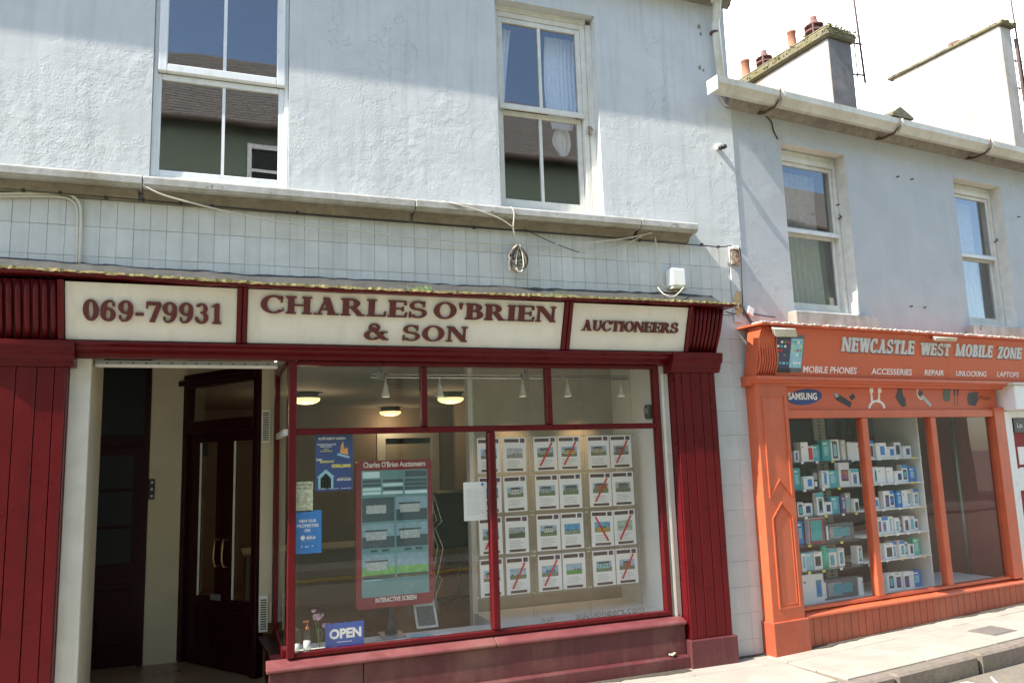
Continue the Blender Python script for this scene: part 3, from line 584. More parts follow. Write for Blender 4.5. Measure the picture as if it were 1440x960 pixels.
# chimney on the lower house
ch = part(B(3.93, 4.40, 2.0, 4.15, 3.6, 5.93), 'chimney', m_stack, K, bevel=.01)
part(B(3.935, 4.405, 1.992, 1.9995, 3.6, 5.925), 'shaded_front_render', M('painted_shade_grey_render', (.17, .155, .145), .9, .25, 8, bump=.5, bs=40, stain=(.30, .26, .23), stain_amt=.7, streak=(.1, .09, .08), streak_amt=.5), ch)  # darker panel: the street face's shade is put into its colour
cp = part(B(3.86, 4.47, 1.93, 4.25, 5.931, 6.08), 'cap', m_cap, ch, bevel=.03)
part(B(3.90, 4.43, 1.97, 4.2, 6.081, 6.13), 'cap', m_cap, ch, bevel=.02)
def pot(root, c, h, r, mat): b = MB(); b.lathe([(r*1.1, 0), (r*1.05, h*.1), (r*.95, h*.12), (r*.85, h*.9), (r*.98, h*.92), (r*.98, h), (r*.7, h), (r*.6, h*.7)], c, 12); return part(b, 'chimney_pot', mat, root)
def cowl(root, c, h, r, mat):
    b = MB(); b.lathe([(r*1.15, 0), (r*1.15, h*.18), (r*.8, h*.2), (r*.8, h*.38), (r*1.2, h*.36), (r*1.2, h*.42), (r*.8, h*.44), (r*.8, h*.6), (r*1.2, h*.58), (r*1.2, h*.64), (r*.75, h*.68), (r*.42, h*.9), (r*.42, h), (r*.2, h)], c, 12)
    for k in range(5): q = 2*math.pi*k/5; b.box(c[0]+r*1.12*math.cos(q)-.012, c[0]+r*1.12*math.cos(q)+.012, c[1]+r*1.12*math.sin(q)-.012, c[1]+r*1.12*math.sin(q)+.012, c[2], c[2]+h*.64)
    return part(b, 'louvred_chimney_pot', mat, root)
cowl(ch, (4.17, 2.42, 6.12), .42, .12, m_potd); pot(ch, (4.12, 2.82, 6.12), .38, .075, m_pot); cowl(ch, (4.12, 3.42, 6.12), .36, .11, m_potd); pot(ch, (4.12, 3.85, 6.12), .40, .085, m_pot)
# big stack of the house beyond
S2 = thing('chimney_stack', 'broad sunlit whitewashed chimney stack with streaked render, behind the right end of the gutter', 'chimney', (8.35, 2, 3.5), FR)
part(B(8.19, 8.50, 2.0, 4.1, 3.4, 7.1), 'stack_wall', m_stack, S2, bevel=.01)
part(B(8.14, 8.56, 1.92, 4.2, 7.101, 7.17), 'cap', m_cap, S2, bevel=.015)
b = MB(); b.tube([(8.52, 1.96, 6.9), (8.53, 1.95, 5.9), (8.55, 1.95, 5.0), (8.6, 1.95, 4.6)], .025, 6); part(b, 'drain_pipe', m_iron, S2)
b = MB(); b.lathe([(.12, 0), (.12, .10), (.08, .12)], (8.34, 2.9, 7.17), 10); part(b, 'low_chimney_pot', m_potd, S2)
part(MB().extr([(-.2, 3.44), (4.6, 6.0), (9.2, 3.44)], 6.25, 14), 'roof', m_slate, S2)
b = MB(); b.box(9.5, 14, 0, 8, -1.7, 3.42); part(b, 'wall', m_wall2, S2)
# little roof vent, aerials, overhead wire
rv = thing('roof_vent', 'tiny ridge-capped vent poking above the gutter between the two chimneys', 'vent', (5.2, 2.0, 4.6), FR)
part(B(5.05, 5.33, 1.9, 2.3, 4.5, 4.90), 'vent_box', m_potd, rv); part(MB().prism([(4.98, 4.90), (5.17, 5.02), (5.44, 4.89), (5.44, 4.86), (4.98, 4.86)], 1.85, 2.35), 'vent_cap', m_cap, rv)
def aerial(u, v, z0, z1, lean, label):
    a = thing('television_aerial', label, 'aerial', (u, v, z0), FR)
    b = MB(); b.tube([(u, v, z0), (u+lean, v, z1)], .018, 6); part(b, 'mast', m_iron, a)
    for dz in (.12, .62):
        b = MB(); b.tube([(u-.16, v+.08, z0+dz+.03), (u+.02, v, z0+dz)], .014, 6); part(b, 'wall_bracket', m_iron, a)
    b = MB(); b.tube([(u-.10, v+.04, z0+.06), (u-.10, v+.04, z0+.75)], .010, 6); part(b, 'bracket_rod', m_iron, a)
aerial(4.62, 1.98, 5.35, 8.0, -.12, 'thin aerial mast bracketed to the mossy-capped chimney')
aerial(8.66, 1.98, 5.9, 9.0, -.12, 'thin aerial mast bracketed to the broad whitewashed chimney stack')

# moss lumps on the caps
def moss(root, x0, x1, y0, y1, z, n, s_, mat):
    b = MB()
    for i in range(n):
        if random.random() < .5: x, y = random.choice((x0, x1)), random.uniform(y0, y1)
        else: x, y = random.uniform(x0, x1), random.choice((y0, y0, random.uniform(y0, y1)))
        r = s_*random.uniform(.4, 1.2); zz = z+random.uniform(-.12, .01) if root is cp else z+random.uniform(-.05, .01)
        vs = [(x+r*random.uniform(-1, 1), y+r*random.uniform(-1, 1), zz+r*random.uniform(-.5, .6)) for _ in range(6)]
        b.add(vs, [(0, 1, 2), (0, 2, 3), (0, 3, 4), (0, 4, 1), (5, 2, 1), (5, 3, 2), (5, 4, 3), (5, 1, 4)])
    part(b, 'moss_clumps', mat, root, kind='stuff')
m_ymoss = M('yellow_lichen_moss', (.30, .26, .10), .95, .5, 30, stain=(.12, .11, .05), stain_amt=.7)
moss(cp, 3.86, 4.47, 1.93, 4.25, 6.11, 330, .030, m_ymoss); moss(S2, 8.14, 8.56, 1.92, 4.2, 7.17, 160, .028, m_ymoss)

# ================================================================== MAROON SHOPFRONT
def PL(F, px, py, v=0):     # a pixel's ray met with the plane v deep in frame F
    I = F.inverted(); o = I @ Vector((0, -6, EYE)); d = I.to_3x3() @ ray(px, py); t = (v-o.y)/d.y; p = o+d*t; return p.x, p.z
A = thing('shopfront', 'maroon timber auctioneers shopfront with cream signs, recessed doorway and big display window', 'shopfront', (0, 0, G0))
def lean(z): return -.15-.13*(z-.874)/.384
# pilasters
def pilaster(x0, x1, zb, pl_x0, pl_x1, zp):
    ps = part(B(x0, x1, -.10, .012, zb, .80), 'pilaster', m_mar, A)
    n = 5; wd = (x1-x0-.012)/n; ws = [.8, 1.1, 1.25, 1.1, .75]; k = (x1-x0-.004)/sum(ws); x = x0+.002
    for q in ws: part(B(x+.0025, x+q*k-.0025, -.122+random.uniform(-.001, .001), -.10, zp, .70), 'board', m_mar, ps, bevel=.003); x += q*k
    part(B(pl_x0, pl_x1, -.155, .012, G0-.1, zp-.001), 'plinth', m_mard, ps, bevel=.006)
    c = MB().extr([(.01, .70), (-.135, .70), (-.14, .725), (-.155, .73), (-.155, .75), (-.17, .775), (-.19, .79), (-.195, .83), (-.20, .835), (-.20, .868), (.01, .868)], x0-.045, x1+.045)
    part(c, 'capital', m_mar, ps, bevel=.003)
    return ps
zp = L(1000, 897, -.15)[1]
pilaster(-1.40, -.93, None or G0-.1, -1.43, -.90, zp)
pilaster(3.715, 4.125, G0-.1, 3.69, 4.15, zp)
# reeded console blocks beside the signs
def console(x0, x1, n, k=0):
    cb = MB(); cb.hexa([(x0, -.13, .869), (x1, -.13, .869), (x1, .012, .869), (x0, .012, .869), (x0, -.25, 1.252), (x1+k, -.25, 1.252), (x1+k, .012, 1.252), (x0, .012, 1.252)])
    co = part(cb, 'console_block', m_mar, A); wd = (x1-x0)/n
    for i in range(n):
        b = MB(); xa = x0+wd*(i+.5); f = (i+.5)/n*k
        pts = [(xa+f*t, -.135-.12*t-.018*math.sin(math.pi*t), .872+.378*t) for t in (0, .25, .5, .75, 1)]
        b.tube(pts, wd*.40, 8); part(b, 'reed', m_mar, co)
console(-1.44, -.985, 9); console(3.835, 4.145, 8, .03)
# signs
def sign(x0, x1, label):
    s = thing('shop_sign', label, 'sign', ((x0+x1)/2, -.15, .874), group='cream sign boards over the maroon shopfront')
    b = MB(); zt = 1.245; z0 = .878
    b.hexa([(x0, lean(z0), z0), (x1, lean(z0), z0), (x1, lean(z0)+.03, z0), (x0, lean(z0)+.03, z0), (x0, lean(zt), zt), (x1, lean(zt), zt), (x1, lean(zt)+.03, zt), (x0, lean(zt)+.03, zt)])
    part(b, 'sign_board', m_sign, s, bevel=.003); return s
s1 = sign(-.945, .122, 'cream sign board with raised maroon phone number 069-79931, above the doorway')
s2 = sign(.192, 2.628, "wide middle cream sign board reading CHARLES O'BRIEN & SON in raised maroon letters")
s3 = sign(2.705, 3.80, 'cream sign board reading AUCTIONEERS in smaller raised maroon letters, right of the long one')
def LS(px, py):     # pixel on the leaning sign face
    y = -.2
    for i in range(5): x, z = L(px, py, y); y = lean(z)
    return x, z
def put(s, txt, pa, pb, h, **kw):
    x0, z0 = LS(*pa); x1, z1 = LS(*pb); letters(txt, x0, x1, (z0+z1)/2, h, s, m_let, lean, **kw)
put(s1, '069-79931', (117, 450.5), (312, 456), .131, deep=.022, S=.27, gap=.07)
put(s2, "CHARLES O'BRIEN", (366, 441), (780, 452.5), .118, deep=.022, gap=.06, space=.18, e=.08)
put(s2, '&', (511, 477), (545, 479), .115, deep=.022); put(s2, 'SON', (565, 478), (656, 482), .112, deep=.022, gap=.09)
put(s3, 'AUCTIONEERS', (817, 465), (952, 468.5), .083, deep=.02, gap=.03, S=.25, e=.08)
for x0, x1 in ((-.985, -.948), (.126, .153), (.16, .188), (2.632, 2.662), (2.670, 2.700), (3.803, 3.832)):
    b = MB(); b.hexa([(x0, -.175, .872), (x1, -.175, .872), (x1, -.12, .872), (x0, -.12, .872), (x0, -.305, 1.25), (x1, -.305, 1.25), (x1, -.25, 1.25), (x0, -.25, 1.25)]); part(b, 'sign_divider', m_mar, A, bevel=.004)
b = MB(); b.hexa([(-.98, -.11, .869), (3.83, -.11, .869), (3.83, .012, .869), (-.98, .012, .869), (-.98, -.24, 1.249), (3.83, -.24, 1.249), (3.83, .012, 1.249), (-.98, .012, 1.249)]); part(b, 'fascia_core', m_mar, A)
bm_ = MB().extr([(.012, .868), (-.175, .868), (-.185, .862), (-.185, .848), (-.15, .836), (-.135, .815), (-.10, .806), (-.075, .795), (-.07, .772), (.012, .772)], -.884, 3.669); part(bm_, 'cornice_beam', m_mar, A, bevel=.002)
# canopy, lead and moss
def cz_(x): return 1.262 + .022*max(0, -(x-.0))/1.4 - .008*math.sin(x*1.3)
b = MB(); n = 60; X = [-1.50+(4.23+1.50)*i/n for i in range(n+1)]; jz = [random.uniform(-.004, .004) for _ in X]
for i in range(n):
    a, c = X[i], X[i+1]; za, zc = cz_(a)+jz[i], cz_(c)+jz[i+1]
    b.hexa([(a, -.325, za-.012), (c, -.325, zc-.012), (c, .0, zc-.012), (a, .0, za-.012), (a, -.335, za+.012), (c, -.335, zc+.012), (c, .0, zc+.012), (a, .0, za+.012)])
cn = part(b, 'canopy_board', m_mar, A)
random.seed(3); b = MB(); n = 260; XX = [-1.52+(4.28+1.52)*i/n for i in range(n+1)]; J = [(random.uniform(-.007, .006), random.uniform(.000, .012), random.uniform(-.004, .005)) for _ in XX]
for i in range(n):
    a, c = XX[i], XX[i+1]; (p, q, s_), (p2, q2, s2_) = J[i], J[i+1]; za, zc = cz_(a), cz_(c)
    b.hexa([(a, -.350+p, za+.006+s_), (c, -.350+p2, zc+.006+s2_), (c, -.22, zc+.013), (a, -.22, za+.013), (a, -.348+p, za+.018+q), (c, -.348+p2, zc+.018+q2), (c, -.22, zc+.035), (a, -.22, za+.035)])
part(b, 'mossy_felt_edge', m_moss, A, kind='stuff')
b = MB(); nx, ny = 180, 8; vs = []
for i in range(nx+1):
    x = -1.50+5.72*i/nx
    for j in range(ny+1):
        t = j/ny; wv = .006*math.sin(x*5+2*math.sin(x*3.1)+t*3)+.005*math.sin(x*17+3*math.sin(x*7.3)+t*5)+random.uniform(-.002, .002); vs.append((x, -.24+.222*t-.8*wv*math.sin(math.pi*t), cz_(x)+.010+.145*t**.8+wv*(.1+t)*.7))
b.add(vs, [(i*(ny+1)+j, (i+1)*(ny+1)+j, (i+1)*(ny+1)+j+1, i*(ny+1)+j+1) for i in range(nx) for j in range(ny)], True); part(b, 'lead_flashing', m_lead, A)
def tuft(px, py, n, h, label):
    x, z = L(px, py, -.30); b = MB()
    for i in range(n):
        a = random.uniform(-.09, .09); hh = h*random.uniform(.4, 1); dx = random.uniform(-.03, .03); dy = random.uniform(-.02, .02); y = -.30+random.uniform(-.02, .03); z0 = cz_(x+a)+.02
        b.add([(x+a-.0025, y, z0), (x+a+.0025, y, z0), (x+a+dx*.5, y+dy*.5, z0+hh*.6), (x+a+dx, y+dy, z0+hh)], [(0, 1, 2), (0, 2, 3)])
    solo(b, 'grass_tuft', m_grass, label, 'grass', kind='stuff')
tuft(592, 405, 90, .06, 'bright green grass tuft growing on the mossy canopy above the long sign')
tuft(790, 415, 60, .045, 'small dry grass tuft growing on the canopy edge right of the long sign')

# ---- display window
gx0, gx1, gb, gt_ = .50, 3.61, -1.325, .77
WN = part(B(gx0-.005, gx0+.052, -.045, .02, gb, gt_), 'display_window', m_mar, A, bevel=.006)
part(B(3.555, gx1, -.035, .03, gb, gt_), 'side_frame', m_mar, WN, bevel=.005)
part(B(gx0+.053, 3.554, -.035, .03, .738, gt_), 'head_rail', m_mar, WN, bevel=.004)
part(B(gx0+.053, 3.554, -.04, .03, .226, .272), 'transom_rail', m_mar, WN, bevel=.006)
part(B(gx0+.053, 3.554, -.035, .03, gb, gb+.035), 'bottom_rail', m_mar, WN, bevel=.004)
for px in (595.5, 770.5):
    x = L(px, 555)[0]; part(B(x-.026, x+.026, -.032, .03, .273, .737), 'mullion', m_mar, WN, bevel=.006)
x = L(693, 750)[0]; part(B(x-.032, x+.032, -.045, .03, gb+.036, .225), 'mullion', m_red if False else m_mar, WN, bevel=.012)
mul_x = x
xs = [gx0+.053, L(595.5, 555)[0], L(770.5, 555)[0], 3.554]
for i in range(3): part(B(xs[i]+(.027 if i else 0), xs[i+1]-(.027 if i < 2 else 0), .004, .010, .273, .737), 'pane', m_gl, WN)
part(B(gx0+.053, mul_x-.033, .004, .010, gb+.036, .225), 'pane', m_gl, WN); part(B(mul_x+.033, 3.554, .004, .010, gb+.036, .225), 'pane', m_gl, WN)
# return of the display window into the lobby
RW = part(B(.462, .498, .86, .90, gb, gt_), 'return_window', m_mar, A)
part(B(.47, .495, .021, .859, .226, .272), 'transom_rail', m_creamw, RW); part(B(.47, .495, .021, .859, .738, gt_), 'head_rail', m_mar, RW); part(B(.47, .495, .021, .859, gb, gb+.05), 'bottom_rail', m_mar, RW)
part(B(.480, .485, .021, .859, .273, .737), 'pane', m_gl, RW); part(B(.480, .485, .021, .859, gb+.051, .225), 'pane', m_gl, RW)
part(B(.355, .455, .92, 1.0, -1.24, 1.149), 'vent_post', m_cream, A)
part(B(.41, .50, .02, .92, G0-.1, gb-.002), 'return_riser', m_dark, A)
lg = part(MB().plan([(.345, .92), (.50, .92), (.50, -.0), (.40, -.0)], -1.345, gb-.001), 'return_ledge', m_dark, A)
for za, zb in ((L(372, 622, .9)[1], L(372, 575, .9)[1]), (L(372, 888, .9)[1], L(372, 837, .9)[1])):
    vg = part(B(.357, .425, .905, .919, za, zb), 'vent_grille', m_creamw, A); n = 13
    for i in range(n): zz = za+.02+(zb-za-.04)*i/n; part(B(.368, .414, .902, .9045, zz, zz+(zb-za-.04)/n*.5), 'slot', m_black, vg)
# stall riser
part(MB().extr([(.0, gb-.001), (-.105, gb-.040), (-.113, gb-.048), (-.113, gb-.062), (-.10, gb-.072), (.0, gb-.072)], .36, 2.02), 'riser_ledge', m_marp, A, bevel=.003)
part(MB().extr([(.0, gb-.001), (-.103, gb-.041), (-.111, gb-.05), (-.111, gb-.064), (-.10, gb-.074), (.0, gb-.072)], 2.026, 3.688), 'riser_ledge', m_marp, A, bevel=.003)
for a0, c0 in ((.38, 1.02), (1.026, 3.685)): part(B(a0, c0, -.085, .0, G0-.1, gb-.075), 'riser_panel', m_mard, A, bevel=.003)
part(MB().extr([(-.086, -1.63), (-.125, -1.645), (-.125, G0-.1), (-.086, G0-.1)], .375, 3.688), 'skirting', m_mard, A, bevel=.004)
# cream jambs
part(B(3.612, 3.712, -.012, .012, gb-.02, .771), 'jamb_board', m_creamw, A, bevel=.004)
part(B(3.63, 3.66, -.03, -.0125, gb-.02, .70), 'jamb_bead', m_creamw, A, bevel=.004)
part(B(-.928, -.80, -.03, .012, G0-.1, .771), 'jamb_board', m_creamw, A, bevel=.004)
part(B(-.928, -.80, .015, .60, G0-.1, 1.149), 'lobby_side_wall', m_cream, A)
# lobby
part(B(-1.5, .50, .03, 2.3, G0-.1, -1.66), 'lobby_floor', m_ifloor, A)
part(B(-.80, .36, -.06, .03, G0-.1, -1.67), 'doorstep', m_kerb, A, bevel=.01)
part(B(-1.5, .46, .02, 2.3, 1.15, 1.18), 'lobby_ceiling', m_cream, A)
part(B(-.552, -.24, 1.85, 2.1, -1.66, 1.149), 'lobby_back_wall', m_cream, A)
part(B(-1.5, -1.40, .6, 1.9, -1.66, 1.149), 'lobby_far_wall', m_dark, A)
za = L(260, 517, .08)[1]; zb = L(260, 508, .08)[1]
rl = part(B(-.79, .42, .06, .11, za, zb), 'shutter_rail', m_white, A, bevel=.003)
part(B(-.79, .42, .052, .0595, za+.018, zb-.012), 'rail_groove', m_grey, rl)
for i in range(14): part(B(-.72+i*.082, -.708+i*.082, .050, .0519, za+.022, za+.032), 'rail_stud', m_black, rl)
# side door in the back of the lobby
y = 1.85
ld = part(B(-1.38, -.60, y+.04, y+.08, -1.655, L(160, 624, y)[1]), 'side_door', m_dark, A)
zt = L(160, 620, y)[1]
part(B(-.60, -.555, y-.02, y+.08, -1.655, 1.149), 'door_frame', m_dark, ld); part(B(-1.38, -.602, y-.01, y+.03, zt-.04, zt+.04), 'transom_bar', m_dark, ld)
part(B(-1.38, -.602, y+.03, y+.035, zt+.042, 1.149), 'transom_pane', m_fglass, ld)
for a_, c_ in ((640, 687), (692, 739), (744, 793)):
    part(B(-1.2, L(186, 700, y)[0], y+.03, y+.039, L(160, c_, y)[1], L(160, a_, y)[1]), 'pane', m_fglass, ld)
    part(B(-1.2, L(187, 700, y)[0], y+.02, y+.039, L(160, c_, y)[1]-.022, L(160, c_, y)[1]-.002), 'glazing_bead', m_dark, ld)
part(frame(-.98, L(184, 800, y)[0], L(160, 915, y)[1], L(160, 822, y)[1], .03, y+.02, y+.039), 'panel_moulding', m_dark, ld)
part(B(-.93, L(180, 800, y)[0], y+.03, y+.039, L(160, 908, y)[1], L(160, 830, y)[1]), 'raised_panel', m_dark, ld, bevel=.006)
it = thing('entry_phone', 'column of three small black entry buttons on the cream wall beside the dark door', 'intercom', (-.53, 1.83, -.25))
for i in range(3):
    z = L(212, 678+i*9.5, 1.83)[1]; bb = part(B(-.55, -.50, 1.825, 1.849, z-.03, z+.03), 'button_plate', m_black, it, bevel=.004); part(B(-.53, -.515, 1.819, 1.8245, z-.008, z+.008), 'button', m_white, bb)
# angled double doors
DA = math.atan2(.92-1.87, .353+.26); FD = FL @ Matrix.Translation((-.26, 1.87, 0)) @ Matrix.Rotation(DA, 4, 'Z'); DL = 1.13
DS = thing('double_door', 'pair of dark maroon glazed entrance doors with brass handles and a glass transom above', 'door', (0, 0, -1.66), FD)
def D(px, py, v=0): return PL(FD, px, py, v)
hz = D(310, 524)[1]
part(B(0, .07, -.03, .05, -1.655, .86), 'frame_post', m_dark, DS, bevel=.004); part(B(DL-.07, DL, -.03, .05, -1.655, .86), 'frame_post', m_dark, DS, bevel=.004)
th0 = D(271, 593)[1]; th1 = min(D(271, 542)[1], .74)
part(B(.071, DL-.071, -.04, .05, th1, .86), 'head_beam', m_dark, DS, bevel=.006); part(B(0, DL, -.01, .05, .861, 1.149), 'bulkhead', m_cream, DS)
part(B(-.03, DL, -.07, -.041, th1+.02, th1+.07), 'head_cornice', m_dark, DS, bevel=.006)
part(B(.071, DL-.071, -.035, .05, th0-.11, th0), 'transom_bar', m_dark, DS, bevel=.006)
part(B(.071, DL-.071, .01, .015, th0, th1), 'transom_pane', m_gl, DS)
mid = D(314, 760)[0]; dt = th0-.112
for a_, c_, g0, g1, gy0, gy1, h in ((.073, mid-.003, D(279, 700)[0], D(304, 700)[0], D(290, 622)[1], D(290, 838)[1], 1), (mid+.003, DL-.073, D(327, 700)[0], D(354, 700)[0], D(340, 619)[1], D(340, 845)[1], 0)):
    b = MB(); b.box(a_, g0, 0, .04, -1.65, dt); b.box(g1, c_, 0, .04, -1.65, dt); b.box(g0, g1, 0, .04, gy0, dt); b.box(g0, g1, 0, .04, -1.65, gy1)
    lf = part(b, 'door_leaf', m_dark, DS)
    part(B(g0, g1, .018, .022, gy1, gy0), 'pane', m_gl, lf); part(B(g0, g0+.012, .005, .0179, gy1, gy0), 'glazing_bead', m_creamw, lf)
    part(frame(g0-.0, g1, -1.48, -1.18, .02, -.012, -.001), 'panel_moulding', m_dark, lf)
    hx = mid-.05 if h else mid+.07
    b = MB(); z = D(333, 778)[1]; b.tube([(hx, 0, z-.11), (hx, -.045, z-.11), (hx, -.055, z-.06), (hx, -.058, z), (hx, -.055, z+.06), (hx, -.045, z+.11), (hx, 0, z+.11)], .010, 8); part(b, 'handle', m_brass, lf)
part(B(mid-.16, mid-.02, -.008, -.001, -1.10, -1.05), 'letter_plate', m_grey, DS)
b = D(290, 632); part(B(b[0]-.07, b[0]+.01, .012, .0175, b[1]-.06, b[1]+.06), 'hours_sticker', m_black, DS)

# ================================================================== INSIDE THE AUCTIONEERS
fl = solo(B(-1.5, 4.5, .06, 7.6, -1.70, -1.662), 'shop_floor', m_ifloor, kind='structure')
b = MB(); b.quad((.46, .02, .86), (4.5, .02, .86), (4.5, 7.6, .86), (.46, 7.6, .86)); b.quad((-1.5, 2.12, .86), (.46, 2.12, .86), (.46, 7.6, .86), (-1.5, 7.6, .86)); b.quad((-.3, 1.9, .86), (.46, .95, .86), (.46, 2.12, .86), (-.3, 2.12, .86)); b.box(.47, 3.6, .03, .06, .77, .859); solo(b, 'shop_ceiling', m_ceil, kind='structure')
b = MB(); b.box(-1.5, 4.5, 7.6, 7.7, -1.70, .86); b.box(-1.6, -1.5, .6, 7.7, -1.70, .86); b.box(4.5, 4.6, .86, 7.7, -1.70, .86); b.box(-1.5, -.26, 2.11, 2.2, -1.70, .86); b.box(3.0, 4.5, 4.2, 4.3, -1.7, .86); solo(b, 'shop_wall', m_iwall, kind='structure')
ps = thing('display_partition', 'speckled beige partition with white return wall behind the property cards', 'partition', (3, .9, -1.66))
pxl = L(668, 700, .88)[0]
part(B(pxl, 3.70, .88, .94, -1.66, .858), 'partition_panel', m_part, ps); part(B(3.62, 3.70, .03, .879, -1.66, .858), 'white_return_wall', m_iwhite, ps)
part(B(pxl-.05, pxl-.001, .86, .95, -1.66, .858), 'corner_post', m_iwhite, ps)
for px in (1130, 1170): pass
part(B(.51, mul_x+.1, .03, .36, -1.66, -1.318), 'window_shelf', m_shelf, ps); part(B(mul_x+.101, 3.619, .03, .86, -1.66, -1.312), 'window_shelf', m_shelf, ps)
# white back door far inside
x0 = L(541, 640, 6.4)[0]; x1 = L(607, 640, 6.4)[0]
bd = thing('interior_door', 'white framed interior door far at the back of the auctioneers shop', 'door', (x0, 6.4, -1.66))
part(frame(x0-.12, x1+.12, -1.66, .52, .13, 6.38, 6.46), 'door_frame', m_white, bd); part(B(x0+.02, x1-.02, 6.42, 6.45, -1.6, .3), 'door_panel', m_ceil, bd)
part(B(-1.5, x0-.13, 6.40, 6.46, -1.66, .859), 'cross_wall', m_iwall, bd); part(B(x1+.13, 4.5, 6.40, 6.46, -1.66, .859), 'cross_wall', m_iwall, bd); part(B(x0-.13, x1+.13, 6.40, 6.46, .53, .859), 'cross_wall', m_iwall, bd)
# counter and chair shapes in the gloom
dk = thing('office_desk', 'pale office desk standing deep inside the auctioneers shop, behind the left pane', 'desk', (1.2, 3.6, -1.66))
part(B(.3, 2.0, 3.3, 4.0, -.96, -.92), 'desk_top', m_ceil, dk, bevel=.005); part(B(.34, .38, 3.34, 3.96, -1.66, -.961), 'leg', m_ceil, dk); part(B(1.92, 1.96, 3.34, 3.96, -1.66, -.961), 'leg', m_ceil, dk); part(B(.4, 1.9, 3.34, 3.36, -1.5, -.961), 'front_panel', m_ceil, dk)
oc = thing('office_chair', 'dark high-backed office chair beside the partition inside the shop', 'chair', (2.75, 3.2, -1.66))
part(B(2.5, 3.0, 3.1, 3.6, -1.2, -1.12), 'seat', m_black, oc, bevel=.02); part(B(2.52, 2.98, 3.55, 3.63, -1.05, -.35), 'backrest', m_black, oc, bevel=.03); b = MB(); b.tube([(2.75, 3.35, -1.6), (2.75, 3.35, -1.2)], .03); part(b, 'column', m_grey, oc)
for k in range(5): b = MB(); q = k*2*math.pi/5; b.tube([(2.75, 3.35, -1.58), (2.75+.28*math.cos(q), 3.35+.28*math.sin(q), -1.63)], .018, 6); part(b, 'leg', m_black, oc)
# ceiling lights
for (x, y, lab) in ((.99, 3.58, 'round warm-lit ceiling light in the left upper pane, leftmost of three'), (2.77, 3.6, 'round warm-lit ceiling light seen through the middle upper pane'), (2.52, 6.1, 'smaller-looking round warm-lit ceiling light farthest back, low in the left upper pane')):
    cl = thing('ceiling_light', lab, 'lamp', (x, y, .86), group='round ceiling lights inside the auctioneers')
    b = MB(); b.lathe([(.15, .855), (.15, .81), (.17, .80), (.17, .79)], (x, y, 0), 20); part(b, 'rim', m_chrome, cl)
    b = MB(); b.lathe([(.165, .789), (.16, .76), (.12, .735), (.06, .722), (.01, .72)], (x, y, 0), 20); part(b, 'diffuser', m_lamp, cl)
    pl = bpy.data.lights.new('ceiling_lamp', 'POINT'); pl.energy = 1.6; pl.color = (1, .75, .45); pl.shadow_soft_size = .15; po = bpy.data.objects.new('ceiling_lamp', pl); COL.objects.link(po); po.location = (x, y, EYE+.6); po.parent = None
# track light
ty = .50
tk = thing('track_light', 'steel track across the top of the display window carrying five small white spotlights', 'lamp', (2.4, ty, .86))
xa, za = L(530, 523, ty); xb, zb = L(893, 530, ty)
b = MB(); b.tube([(xa-.05, ty, .71), (3.60, ty, .71)], .012, 8); part(b, 'rail', m_chrome, tk)
b = MB(); b.tube([(xa-.05, ty, .735), (3.60, ty, .735)], .006, 6); part(b, 'rail', m_chrome, tk)
for px in (535, 738, 890):
    x = L(px, 520, ty)[0]; b = MB(); b.lathe([(.06, .858), (.06, .845), (.045, .83), (.012, .825), (.012, .70)], (x, ty, 0), 12); part(b, 'ceiling_rose', m_chrome, tk); part(B(x-.035, x+.035, ty-.018, ty+.018, .69, .755), 'rail_joiner', m_grey, tk, bevel=.004)
for i, px in enumerate((542, 618, 734, 797, 872)):
    x = L(px, 540, ty)[0]; b = MB(); b.tube([(x, ty, .71), (x, ty-.01, .66)], .007, 6); b.lathe([(.012, .66), (.018, .63), (.022, .60), (.036, .555), (.036, .545)], (x, ty-.01, 0), 12)
    sp_ = part(b, 'spotlight', m_white, tk); b = MB(); b.lathe([(.032, .5445), (.01, .5435)], (x, ty-.01, 0), 12); part(b, 'bulb', m_bulb, sp_)
for px, py in ((715, 585), (812, 585)):
    x = L(px, py, .85)[0]; pl = bpy.data.lights.new('spot_bulb', 'SPOT'); pl.energy = 7; pl.color = (1, .66, .36); pl.spot_size = R(75); pl.spot_blend = 1; pl.shadow_soft_size = .03
    po = bpy.data.objects.new('spot_bulb', pl); COL.objects.link(po); po.location = (x, ty, EYE+.53); po.rotation_euler = (R(28), 0, 0)
al = thing('alarm_sensor', 'small dark alarm sensor on the white wall at the right end of the display window', 'sensor', (3.6, .25, .3)); x, z = L(916, 580, .2)
part(B(3.575, 3.618, .12, .2, z-.06, z+.07), 'sensor_body', m_black, al, bevel=.012); part(B(3.568, 3.5745, .13, .19, z-.01, z+.04), 'sensor_lens', m_grey, al)

# ---- property cards
def XC(X): return 660+X/3.838
def YC(Y): return 600+Y/3.838
cols = [(49, 173), (188, 312), (357, 482), (488, 608), (649, 768), (773, 888)]; yc = .34
cx_ = [(L(XC(a_), YC(360), yc)[0], L(XC(c_), YC(360), yc)[0]) for a_, c_ in cols]
rz = []
for (a0, a1), (c0, c1) in zip(((57, 245), (265, 460), (480, 680), (702, 908)), ((45, 218), (240, 420), (445, 636), (655, 842))):
    t = (L(XC(240), YC(a0), yc)[1]+L(XC(830), YC(c0), yc)[1])/2; q = (L(XC(240), YC(a1), yc)[1]+L(XC(830), YC(c1), yc)[1])/2; rz.append((t, q))
KIND = [['cottage among trees', 'bare field', 'bungalow', 'yellow house', 'long cream cottage', 'stone house'],
        ['blue-sky house', 'white gabled house', 'grey terrace', 'dark gabled house', 'brown farmhouse', 'stone barn'],
        ['seaside house', 'wide dusk field', 'white farmhouse', 'blue-sky plain', 'autumn field', 'sketched site map'],
        ['pink terrace', 'timber-gabled house', 'tall blue house', 'bright green field', 'pale blue shop', 'brown brick house']]
